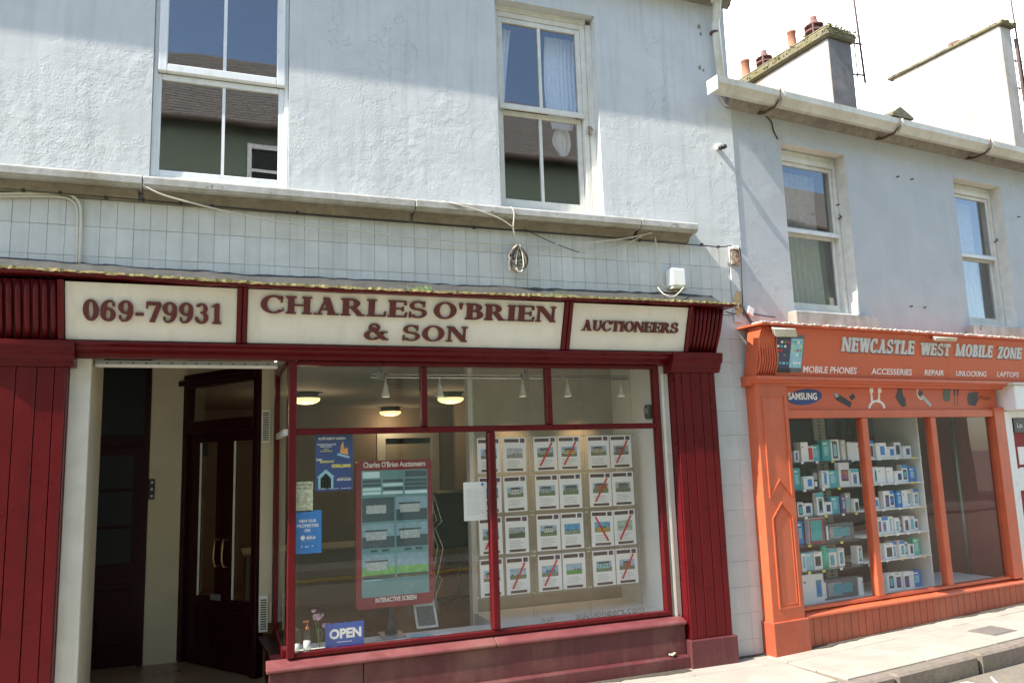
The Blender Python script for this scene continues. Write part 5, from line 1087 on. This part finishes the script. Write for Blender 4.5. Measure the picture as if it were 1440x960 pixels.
gp([(1367, 552), (1370, 550), (1373, 552), (1377, 550), (1373.8, 556), (1375.2, 562), (1373, 568), (1371.5, 570.5), (1367, 570.5), (1362, 569), (1360, 561), (1361, 554), (1364, 551)], m_black, 'apple_graphic'); gp([(1367, 549), (1368, 545), (1370, 544), (1369.5, 548)], m_black)
stext('iPhone', (1375.5, 562), (1393, 562), .052, pm((.25, .06, .04)), .0)
# glazing
GV = -.05
gz0 = Q(1131, 853, GV)[1]; gz1 = Q(1113, 588, GV)[1]; gL = u1+.002; gR = Q(1397, 620, GV)[0]; gP = Q(1411, 620, GV)[0]
dw = part(B(gR, gP, GV-.05, .0, gz0-.03, bz0+.02), 'display_window', m_or, O, bevel=.004)
part(B(gL, gR-.001, GV-.035, .0, gz1, bz0-.001), 'head_rail', m_or, dw, bevel=.004); part(B(gL, gL+.03, GV-.02, .0, gz0, gz1-.001), 'side_frame', m_or, dw)
mu = [Q(1217, 600, GV)[0], Q(1314, 600, GV)[0]]; mu2 = [Q(1233, 835, GV)[0], Q(1330, 820, GV)[0]]; mu = [(a+c)/2 for a, c in zip(mu, mu2)]
for m_ in mu: part(B(m_-.042, m_+.042, GV-.03, .0, gz0, gz1-.001), 'mullion', m_or, dw, bevel=.006)
part(B(gL+.0305, gR-.001, GV-.02, .0, gz0-.03, gz0-.001), 'bottom_rail', m_or, dw)
m_og = glass('phone_shop_glass', (.985, .985, .98), .65)
xs = [gL+.03]+mu+[gR]
for i in range(3): part(B(xs[i]+(.043 if i else 0), xs[i+1]-(.043 if i < 2 else .001), GV+.005, GV+.011, gz0, gz1-.001), 'pane', m_og, dw)
part(MB().extr([(.0, gz0-.031), (-.12, gz0-.055), (-.13, gz0-.065), (-.13, gz0-.085), (-.10, gz0-.09), (.0, gz0-.09)], u1+.021, gP+.02), 'riser_ledge', m_or, O, bevel=.003)
n = 34; wd = (gP-u1-.02)/n
for i in range(n): part(B(u1+.021+wd*i, u1+.021+wd*(i+1)-.004, -.105+random.uniform(-.001, .001), -.06, G0-.1, gz0-.091), 'riser_board', m_ord, O, bevel=.003)
part(B(u1+.02, gP, -.06, .0, G0-.1, gz0-.09), 'riser_core', m_ord, O)

# ---- inside the phone shop
b = MB(); zf = gz(2)-.0
b.quad((u1, 2.4, zf), (7, 2.4, zf), (7, 2.4, 1.0), (u1, 2.4, 1.0)); b.quad((u1-.02, .0, zf), (u1-.02, 4, zf), (u1-.02, 4, 1.0), (u1-.02, .0, 1.0)); b.quad((u1, .02, 1.0), (u1, 4, 1.0), (7, 4, 1.0), (7, .02, 1.0)); b.quad((gP, .02, zf), (gP, .02, 1), (gP, 1.2, 1), (gP, 1.2, zf)); b.box(gP, 7, 1.2, 1.3, zf, 1.0)
solo(b, 'phone_shop_wall', m_iredw, F=FR, kind='structure')
solo(B(u1, 7, .02, 4, zf-.02, zf), 'phone_shop_floor', m_ifloor, F=FR, kind='structure')
BV = .62   # back of the display
ds = thing('display_shelving', 'window shelving of the phone shop, glass shelves left, white unit right', 'shelving', (1.3, .3, gz0), FR)
xr = Q(1291, 640, .14)[0]
part(B(u1+.01, mu[0]+.02, BV, BV+.02, gz1-.62, gz1-.0), 'dark_back_panel', m_dkgrey, ds)
part(B(xr, xr+.018, .12, .66, gz0-.03, gz1+.1), 'white_side_panel', m_iwhite, ds)
part(B(mu[0]+.03, mu[0]+.20, BV-.02, BV, gz0, gz1+.1), 'perforated_upright', m_beige, ds)
b = MB()
for k in range(60): b.box(mu[0]+.10, mu[0]+.125, BV-.024, BV-.0205, gz0+.03+k*.035, gz0+.045+k*.035)
part(b, 'upright_slots', m_black, ds, kind='stuff')
part(B(u1+.01, gR, .0, .7, gz0-.06, gz0-.031), 'window_floor', m_shelf, ds)
PVv = .16
def QB(X, Y, v=PVv): return Q(1100+X/3.427, 580+Y/3.427, v)
W_, WB, CY, TE, RD, OW, LB, PU, BE, GN, YE, TB, GB, BL, WC, WS = 'white', 'white and navy', 'cyan', 'teal', 'red and white', 'black', 'pale blue', 'purple', 'beige', 'mint green', 'yellow-edged white', 'large white tablet', 'long grey', 'bright blue', 'white and blue-topped', 'white with phone picture'
LEFT = [(240, 222, 50, 400, [(52, 75, 185, WS), (80, 115, 143, W_), (120, 148, 162, RD), (150, 188, 155, CY), (190, 228, 133, TE), (235, 275, 128, WS), (292, 325, 130, W_), (330, 362, 137, BE), (382, 402, 140, W_)]),
        (378, 345, 57, 403, [(57, 90, 272, TE), (95, 145, 310, WB), (148, 180, 272, OW), (183, 217, 280, WS), (221, 265, 277, CY), (268, 355, 236, TB), (360, 402, 263, WC)]),
        (503, 472, 66, 413, [(68, 95, 432, WS), (102, 155, 437, WB), (158, 192, 385, WC), (196, 240, 430, WB), (242, 282, 403, CY), (286, 304, 400, PU), (307, 350, 386, BE), (360, 413, 410, WS)]),
        (636, 604, 78, 400, [(80, 110, 522, BL), (117, 190, 505, RD), (208, 372, 530, GB)]),
        (765, 722, 83, 435, [(83, 105, 677, WS), (108, 145, 672, LB), (148, 188, 668, WS), (193, 227, 643, GN), (232, 270, 655, WC), (273, 302, 652, WS), (383, 430, 638, YE)]),
        (925, 878, 90, 440, [(90, 148, 780, W_), (151, 206, 778, WS), (202, 390, 800, GB), (396, 434, 795, W_)])]
RIGHT = [(222, 213, 418, 640, [(421, 440, 133, WC), (442, 493, 145, WB), (499, 543, 163, WB), (546, 578, 142, WS), (580, 620, 160, WB)]),
         (345, 330, 427, 643, [(429, 453, 262, WS), (456, 494, 262, W_), (497, 528, 263, W_), (532, 573, 280, WB), (577, 605, 250, WC), (608, 640, 260, BL)]),
         (467, 446, 438, 655, [(440, 474, 410, WB), (480, 512, 378, WS), (515, 544, 375, WC), (547, 571, 378, BL), (573, 599, 372, W_), (601, 627, 370, WS), (629, 655, 365, WC)]),
         (590, 565, 448, 665, [(450, 470, 505, WS), (472, 503, 502, WC), (506, 530, 500, WS), (533, 557, 505, WS), (560, 578, 500, OW), (581, 607, 497, WS), (610, 635, 497, WS), (638, 665, 510, WB)]),
         (710, 682, 456, 670, [(458, 480, 637, WS), (483, 525, 628, WS), (528, 553, 620, WC), (555, 580, 615, WC), (582, 605, 622, WS), (607, 632, 632, WS), (634, 665, 603, GN)]),
         (865, 838, 465, 685, [(467, 497, 775, WB), (500, 537, 770, WS), (541, 575, 768, WS), (579, 617, 765, WS), (620, 634, 765, W_), (637, 678, 762, BL)])]
BM = {W_: m_paper, WB: m_paper, CY: m_cyan, TE: m_teal, RD: m_paper, OW: m_black, LB: m_lblue, PU: m_purp, BE: m_beige, GN: m_lgreen, YE: m_paper, TB: m_paper, GB: pm((.12, .14, .15)), BL: m_blue, WC: m_paper, WS: m_paper}
wn_ = ['first', 'second', 'third', 'fourth', 'fifth', 'sixth', 'seventh', 'eighth', 'ninth']; sn_ = ['top', 'second', 'third', 'fourth', 'fifth', 'bottom']
m_phs = [pm((.05, .12, .22)), pm((.10, .30, .42)), pm((.03, .04, .06)), pm((.2, .45, .6))]
random.seed(21)
for bay, rows_, xa, xb in (('left', LEFT, u1+.015, mu[0]+.0), ('right', RIGHT, mu[0]+.02, xr-.001)):
    for r, (yl, yr, X0, X1, items) in enumerate(rows_):
        zsh = (QB(X0, yl)[1]+QB(X1, yr)[1])/2
        if r < 5: part(B(xa, xb, .10, BV-.03, zsh-.012, zsh-.001), 'glass_shelf' if bay == 'left' else 'white_shelf', m_clear if bay == 'left' else m_iwhite, ds)
        else: zsh = gz0-.030 if bay == 'left' else zsh
        if r < 5 and bay == 'left': part(B(xa, xb, .088, .0995, zsh-.016, zsh-.001), 'shelf_edge', m_dkgrey, ds)
        for i, (a, c, top, kd) in enumerate(items):
            ybase = yl+(yr-yl)*((a+c)/2-X0)/(X1-X0)
            x0, zt = QB(a, top); x1, _ = QB(c, top); zt = zsh+(zt-QB(a, ybase)[1]); dv = random.uniform(-.02, .03)+PVv; dep = random.uniform(.05, .09)
            x1 = min(x1, xb-.003); x0 = max(x0, xa+.002)
            t = thing('phone_box', f'{kd} boxed accessory, {wn_[i]} along the {sn_[r]} shelf of the {bay} bay', 'box', ((x0+x1)/2, dv, zsh), FR, group='boxed phones and accessories on the orange shop shelves')
            w_, h_ = x1-x0, zt-zsh
            if kd == GN and bay == 'left':
                b = MB(); rr = min(w_/2, .06); b.lathe([(rr, 0), (rr*1.02, h_*.7), (rr*.6, h_*.82), (rr*.7, h_*.84), (rr*.7, h_), (rr*.3, h_)], ((x0+x1)/2, dv+.05, zsh), 12); part(b, 'bottle', m_lgreen, t); continue
            part(B(x0, x1, dv, dv+dep, zsh, zt), 'carton', BM[kd], t, bevel=.002)
            def fp(a_, c_, z_, q_, m, nm='printed_picture', e=.001): part(B(x0+a_*w_, x0+c_*w_, dv-e, dv-.0002, zsh+z_*h_, zsh+q_*h_), nm, m, t)
            if kd == WB: fp(.38, .80, .22, .78, m_navy if random.random() < .5 else m_blue); fp(.1, .3, .85, .9, m_grey)
            elif kd in (WS, YE, WC):
                q0 = random.uniform(.12, .3); q1 = random.uniform(.66, .86); z0_ = random.uniform(.08, .2); z1_ = random.uniform(.66, .74) if kd == WC else random.uniform(.74, .9)
                fp(q0, q1, z0_, z1_, random.choice(m_phs)); fp(q0+.1, q1-.1, z0_+.1, z1_-.12, random.choice((m_lblue, m_cyan, m_blue, m_sky, m_purp, m_black)), e=.0016)
                if random.random() < .5: fp(.08, .6, .90, .95, m_grey)
            elif kd == TB: fp(.2, .85, .24, .70, m_black); fp(.25, .80, .30, .65, pm((.45, .12, .10)), e=.0016); fp(.25, .55, .30, .5, m_purp, e=.002)
            elif kd == RD: fp(.02, .98, .0, .98, pm((.35, .05, .05)) if w_ > .12 else m_paper); fp(.12, .85, .1, .9, m_teal if w_ > .12 else m_red, e=.0016)
            elif kd == GB: fp(.15, .55, .15, .82, pm((.3, .36, .38))); fp(.30, .85, .25, .75, pm((.08, .35, .42)), e=.0016); fp(.04, .1, .1, .9, m_paper)
            elif kd == W_: fp(.15, .35, .7, .78, m_grey)
            elif kd == OW: fp(.2, .8, .45, .8, m_grey); fp(.3, .7, .1, .35, m_paper)
            else: fp(.2, .7, .25, .7, m_lblue); fp(.12, .6, .8, .88, m_paper)
            if i % 2 == 0 and r < 5: part(B(x0+.25*w_, x0+.25*w_+.035, .0865, .0878, zsh-.018, zsh+.004), 'price_ticket', random.choice((m_paper, m_yel)), t)
            if kd == WC: fp(.0, 1.0, .80, 1.0, m_cyan if bay == 'left' else m_blue, e=.0013)
# gloomy interior of the right pane
hs = thing('clothes_rack', 'dim chrome pole rack hung with dark phone cases behind the right pane', 'rack', (3.0, .5, gz0), FR)
for px, py in ((1352, 700), (1381, 700)):
    x = Q(px, py, .5)[0]; b = MB(); b.tube([(x, .5, gz0-.05), (x-.02, .5, gz1+.2)], .022, 8); part(b, 'pole', m_grey, hs)
for k in range(5):
    for j in range(3): x = 2.55+.22*k; part(B(x, x+.13, 1.4, 1.43, -.2+.35*j, .03+.35*j), 'hanging_case', (m_black, pm((.12, .14, .2)), m_dkgrey)[(k+j) % 3], hs)

# ================================================================== NEXT SHOP (cut by the frame)
Y = thing('shopfront', 'white pilaster and dark red window of the next shop, cut off at the right edge', 'shopfront', (3.9, 0, G0), FR)
ya = Q(1411, 620, -.07)[0]; yb = Q(1426, 620, -.07)[0]
part(B(gP+.002, gP+.15, -.08, .0, G0-.1, Q(1410, 578, -.08)[1]), 'pilaster', m_upvc, Y, bevel=.004)
bxz0, bxz1 = Q(1410, 576, -.2)[1], Q(1410, 541, -.2)[1]
part(B(gP+.0, gP+.9, -.24, .0, bxz0, bxz1), 'console_box', m_upvc, Y, bevel=.008)
part(B(gP-.05, gP+.95, -.27, .0, bxz1+.001, bxz1+.02), 'console_top', m_creamw, Y)
part(B(gP+.151, 6, -.03, .0, -1.0, bxz0-.08), 'red_window_board', m_iredw, Y); part(B(gP+.151, 6, -.03, .0, bxz0-.079, bxz0-.001), 'head_rail', m_upvc, Y); part(B(gP+.151, 6, -.05, .0, G0-.1, -1.001), 'lower_wall', m_mard, Y)
part(B(gP+.151, 6, -.045, -.031, -.52, -.28), 'white_shelf_board', m_upvc, Y)
lx0, lz1 = Q(1424, 588, -.04); lx1, lz0 = Q(1440, 608, -.04)
ls = part(B(lx0, lx0+.6, -.045, -.031, lz0, lz1), 'black_sign_strip', m_black, Y); x0, z0 = Q(1431, 603, -.045)
part(ftext('Lyc', x0, x0+.10, z0, .07, -.0455, 0, .001), 'lettering', m_paper, ls)
for a_, c_ in ((628, 653), (657, 678)): x0 = Q(1433, 640, -.04)[0]; part(B(x0, x0+.25, -.036, -.031, Q(1433, c_, -.04)[1], Q(1433, a_, -.04)[1]), 'paper_card', m_paper, Y)

# ================================================================== LAMPS, BOXES AND CABLES ON THE WALLS
def cable(pts, r, mat, label, F=FL, y=-.02, fn=L, group=None, n=6, name='cable'):
    P = []
    for p in pts: yy = p[2] if len(p) > 2 else y; x, z = fn(p[0], p[1], yy); P.append(Vector((x, yy, z)))
    Qs = []     # rounded through the points
    for i in range(len(P)-1):
        a, b_, c, d = P[max(i-1, 0)], P[i], P[i+1], P[min(i+2, len(P)-1)]
        for k in range(4): t = k/4; Qs.append(.5*((2*b_)+(c-a)*t+(2*a-5*b_+4*c-d)*t*t+(3*b_-a-3*c+d)*t**3))
    Qs.append(P[-1]); mb = MB(); mb.tube(Qs, r, n); return solo(mb, name, mat, label, name, F, group)
cable([(-10, 273), (40, 272), (88, 273), (104, 277), (113, 290), (114, 320), (112, 374)], .011, m_cableg, 'grey conduit bending down at the far left, under the cornice', y=-.03)
cable([(-10, 277), (40, 276), (84, 277), (99, 281), (108, 292), (109, 320), (108, 374)], .008, m_cableg, 'thinner grey conduit beside the first, bending down at the far left', y=-.03)
cable([(-10, 264), (150, 277), (300, 290), (480, 305), (700, 322), (960, 343), (1012, 347), (1028, 345.5), (1040, 350), (1042.5, 380), (1044, 420), (1046, 438), (1054, 452), (1060, 460)], .0055, m_cableb, 'long thin black cable clipped under the cornice and down beside the cover strip', y=-.045)
ct = thing('cable_clips', 'row of small black clips holding the cable under the cornice', 'clips', (0, -.04, 1.8))
for px, py in ((33, 268), (85, 271), (149, 278), (201, 281), (254, 286), (298, 290), (418, 299), (667, 320), (900, 338), (987, 344), (1010, 347)): x, z = L(px, py, -.045); part(B(x-.011, x+.011, -.056, -.03, z-.011, z+.011), 'clip', m_cableb, ct, bevel=.002)
cable([(188, 252, -.13), (215, 268, -.16), (245, 279, -.15), (330, 300, -.1), (400, 313, -.07), (480, 322, -.05), (560, 332, -.05), (613, 337, -.05), (727, 344, -.05), (813, 342, -.05), (880, 335, -.06), (917, 327, -.1)], .0065, m_cableg, 'pale slack cable sagging in a long curve across the tiled band')
cable([(818, 355), (845, 353), (873, 347), (893, 337), (910, 329)], .006, m_cableg, 'short pale cable rising to the right end of the cornice', y=-.05)
cable([(737, 322), (770, 338), (800, 350), (815, 355)], .0035, m_cableb, 'thin dark wire slanting right from the coiled cable', y=-.05)
cable([(621, 283, -.16), (660, 292, -.18), (700, 306, -.18), (722, 320, -.17)], .005, m_cableg, 'pale wire running along the cornice edge to the hanging coil')
cable([(719, 291, -.17), (723, 300, -.18), (722, 322, -.15), (727, 347, -.09)], .006, m_cableg, 'short pale cable dropping over the cornice to the coil')
cc = thing('cable_coil', 'coil of brown and cream cable tied up and hanging under the cornice', 'cable coil', (*[L(727, 384, -.08)[0]], -.08, L(727, 384, -.08)[1]))
random.seed(5)
for k in range(14):
    rx = random.uniform(4, 16); ry = random.uniform(9, 20); ox = random.uniform(-4, 4); P = []
    for i in range(25):
        a_ = 2*math.pi*i/24; px = 726.5+ox+rx*math.sin(a_)*(.5-.5*math.cos(a_))**.6; py = 346+ry*(1-math.cos(a_)); x, z = L(px, py, -.08); P.append((x, -.08-.010*math.sin(a_+k)-.004*k, z))
    b = MB(); b.tube(P, .0055, 5, False); part(b, 'loop', (m_cableg, m_cove, m_iron)[k % 3] if k != 4 else m_cableb, cc)
b = MB(); x, z = L(727, 352, -.09); b.tube([(x-.012, -.10, z-.02), (x+.012, -.10, z+.02)], .014, 6); part(b, 'binding', m_cableg, cc)
cable([(921, 326), (922, 345), (925, 375), (926, 396), (932, 408), (945, 410), (960, 405)], .007, m_cableg, 'pale cable dropping from the cornice end to the white junction box', y=-.05)
cable([(922, 335), (926, 360), (928, 385), (930, 400), (940, 404), (952, 402)], .005, m_white, 'white wire beside the pale cable left of the junction box', y=-.04)
cable([(925, 404, -.12), (933, 413, -.2), (947, 417, -.22), (958, 408, -.15), (962, 403, -.1)], .005, m_cableg, 'looped loose wires lying on the canopy below the junction box')
x0, z1 = L(944, 376, -.12); x1, z0 = L(966, 406, -.12)
jb = thing('junction_box', 'white plastic junction box on the tiles at the right end of the canopy', 'box', ((x0+x1)/2, -.06, z0))
part(B(x0, x1, -.12, -.01, z0+.02, z1), 'cover', m_white, jb, bevel=.014); part(B(x0+.01, x1+.01, -.11, -.01, z0, z0+.0195), 'base', m_beige, jb, bevel=.003)
x, z = Q(1054, 437, -.04)
jc = thing('junction_box', 'tiny white tilted junction box above the left corner of the orange canopy', 'box', (x, -.04, z-.05), FR)
b = MB(); b.hexa([(x-.04, -.06, z-.02), (x+.02, -.06, z-.06), (x+.02, -.0, z-.06), (x-.04, -.0, z-.02), (x-.02, -.06, z+.05), (x+.05, -.06, z+.015), (x+.05, -.0, z+.015), (x-.02, -.0, z+.05)]); part(b, 'cover', m_white, jc, bevel=.006)
cable([(1020, 438), (1032, 441), (1052, 440), (1075, 444), (1090, 446)], .005, m_cableb, 'thin dark wire running right from the canopy corner toward the stone sill', F=FR, fn=Q, y=-.015)
cable([(1044, 432), (1050, 442), (1056, 451), (1064, 461)], .006, m_cableb, 'short black wire dropping behind the orange canopy corner', F=FR, fn=Q, y=-.03)
cable([(1077, 163), (1085, 172), (1088, 184), (1094, 196)], .006, m_cableb, 'short dark wire from the eaves to the corner of the upstairs window', F=FR, fn=Q, y=-.008)
cable([(1012, 131), (1016, 143), (1024, 150)], .006, m_cableg, 'short wire looping under the left end of the white gutter', y=-.03)
cable([(1225, 119, 1.5), (1250, 109, 1.5), (1295, 90, 1.5), (1330, 70, 1.5)], .006, m_cableb, 'faint overhead wire between the two chimney stacks', F=FR, fn=Q)
cable([(1375, 16, 1.5), (1392, 8, 1.5), (1420, -8, 1.5)], .006, m_cableb, 'overhead wire crossing the top right corner of the sky', F=FR, fn=Q)
# wall lamp stub
x, z = L(1013, 207, -.05)
wl = thing('wall_sensor', 'small black and white sensor lamp high on the wall left of the upstairs windows', 'sensor', (x, -.05, z-.03))
part(B(x-.02, x+.02, -.03, -.0, z-.01, z+.04), 'wall_plate', m_white, wl, bevel=.004)
b = MB(); b.tube([(x-.05, -.07, z+.0), (x-.02, -.09, z+.005)], .018, 8); part(b, 'lens', m_white, wl); b = MB(); b.tube([(x+.01, -.03, z), (x+.02, -.10, z-.01)], .022, 8); part(b, 'body', m_black, wl)
# floodlights over the orange sign
def flood(pa, pb, lab, s=1):
    (x0, z1), (x1, z0) = QO(*pa), QO(*pb); v = -.36; x0, z1 = Q(*pa, v); x1, z0 = Q(*pb, v)
    f = thing('floodlight', lab, 'lamp', ((x0+x1)/2, v, z0), FR); b = MB(); zm = (z0+z1)/2
    b.hexa([(x0+.05*s, v+.02, z0), (x1, v+.02, z0+.01), (x1-.02, v+.06, z0+.03), (x0+.05*s, v+.06, z0+.03), (x0, v-.02, z1-.02), (x1-.06*s, v-.02, z1-.01), (x1-.06*s, v+.03, z1+.0), (x0, v+.03, z1)])
    part(b, 'lamp_head', m_gutter, f, bevel=.006); b = MB(); b.tube([(x0+.06, v+.02, zm), (x0+.08, v+.14, z1+.01), (x0+.08, v+.3, z1+.02)], .009, 6); part(b, 'arm', m_iron, f)
flood((1087, 459), (1125, 475), 'boxy white floodlight over the printed phones at the left end of the orange sign')
flood((1315, 472), (1348, 481), 'slimmer floodlight over the middle of the orange sign, above the word WEST', .5)
# nails and stubs in the right wall
b = MB()
for px, py in ((1262, 248.5), (1282, 252), (1281, 430.5), (1300, 432), (1432, 305), (1178, 288)): x, z = Q(px, py, -.01); b.tube([(x, .01, z), (x+.003, -.03, z-.002)], .008, 6)
part(b, 'wall_fixings', m_iron, K)
b = MB()
for px, py, s_ in ((983, 38, .02), (985, 48, .014), (984, 96, .018), (989, 99, .012), (1014, 230, .006)): x, z = L(px, py, 0); blob(x, z, s_, s_*1.4, -.002, .0, 9, .35, b)
part(b, 'paint_flakes', m_eave, H)
# access cover in the pavement
for t_ in (mh,):
    pc = [PL(FR, 0, 0)] if False else None
def QG(px, py):      # on the sloping pavement of the right front
    I = FR.inverted(); o = I @ Vector((0, -6, EYE)); d = I.to_3x3() @ ray(px, py); t = (gz(0)-o.z)/(d.z-.018*d.x+0) if False else None
    t = (G0+.018*o.x-o.z)/(d.z-.018*d.x); p = o+d*t; return p.x, p.y
pts = [QG(*p) for p in ((1374, 885), (1391, 882), (1420, 888), (1399, 892))]; cu_ = sum(p[0] for p in pts)/4; cv_ = sum(p[1] for p in pts)/4
mh.matrix_world = FR @ Matrix.Translation((cu_, cv_, gz(cu_))); ORI[mh.name] = (cu_, cv_, gz(cu_))
def slab(x0, x1, v0, v1, za, zb, mb=None): mb = mb or MB(); return mb.hexa([(x0, v0, gz(x0)+za), (x1, v0, gz(x1)+za), (x1, v1, gz(x1)+za), (x0, v1, gz(x0)+za), (x0, v0, gz(x0)+zb), (x1, v0, gz(x1)+zb), (x1, v1, gz(x1)+zb), (x0, v1, gz(x0)+zb)])
part(slab(cu_-.17, cu_+.17, cv_-.13, cv_+.13, -.01, .005), 'cover_frame', m_grey, mh)
part(slab(cu_-.15, cu_+.15, cv_-.11, cv_+.11, .0052, .008), 'cover_plate', m_kerb, mh)
b = MB()
for i in range(7):
    for j in range(5): slab(cu_-.135+.04*i, cu_-.115+.04*i, cv_-.095+.04*j, cv_-.075+.04*j, .0081, .0105, b)
part(b, 'tread_studs', m_grey, mh)
lt = [QG(1392, 938), QG(1402, 946)]
b = MB(); b.tube([(lt[0][0], lt[0][1], kz(6)+.06), (lt[1][0], lt[1][1]-.05, kz(6)+.01)], .008, 6); solo(b, 'litter_stick', m_white, 'small white stick of litter leaning at the foot of the kerb', 'litter', FR)
cr = thing('crumpled_paper', 'scrap of crumpled paper lying on the maroon skirting ledge near the right plinth', 'litter', (*L(946, 922, -.12)[:1], -.115, -1.63)); x = L(946, 922, -.12)[0]
b = MB()
for k in range(5): b.add([(x+random.uniform(-.05, .05), -.11+random.uniform(-.02, .02), -1.635+random.uniform(0, .035)) for _ in range(4)], [(0, 1, 2), (0, 2, 3), (0, 3, 1), (1, 3, 2)])
part(b, 'paper_scrap', m_beige, cr)

# dark strips painting in the shade along the foot of the shopfronts
m_foot_shade = M('painted_pavement_shade', (.07, .06, .045), .95, .3, 30)
def foot_shade(F, u0_, u1_, vb, root, zf):
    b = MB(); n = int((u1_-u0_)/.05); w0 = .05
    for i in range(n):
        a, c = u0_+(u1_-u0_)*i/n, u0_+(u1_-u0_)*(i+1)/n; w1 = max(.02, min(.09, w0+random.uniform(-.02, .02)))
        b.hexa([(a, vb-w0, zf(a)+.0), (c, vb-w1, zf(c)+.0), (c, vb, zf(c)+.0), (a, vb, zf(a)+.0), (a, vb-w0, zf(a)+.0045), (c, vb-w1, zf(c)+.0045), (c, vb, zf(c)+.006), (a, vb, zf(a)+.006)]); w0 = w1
    part(b, 'painted_shade_strip', m_foot_shade, root, kind='stuff')
foot_shade(FR, u1+.03, gP, -.106, pv2, gz); foot_shade(FR, -.0, u0-.02, .0, pv2, gz); foot_shade(FL, .4, 3.66, -.127, pv, lambda u: G0); foot_shade(FL, 4.16, 4.5, -.01, pv, lambda u: G0)
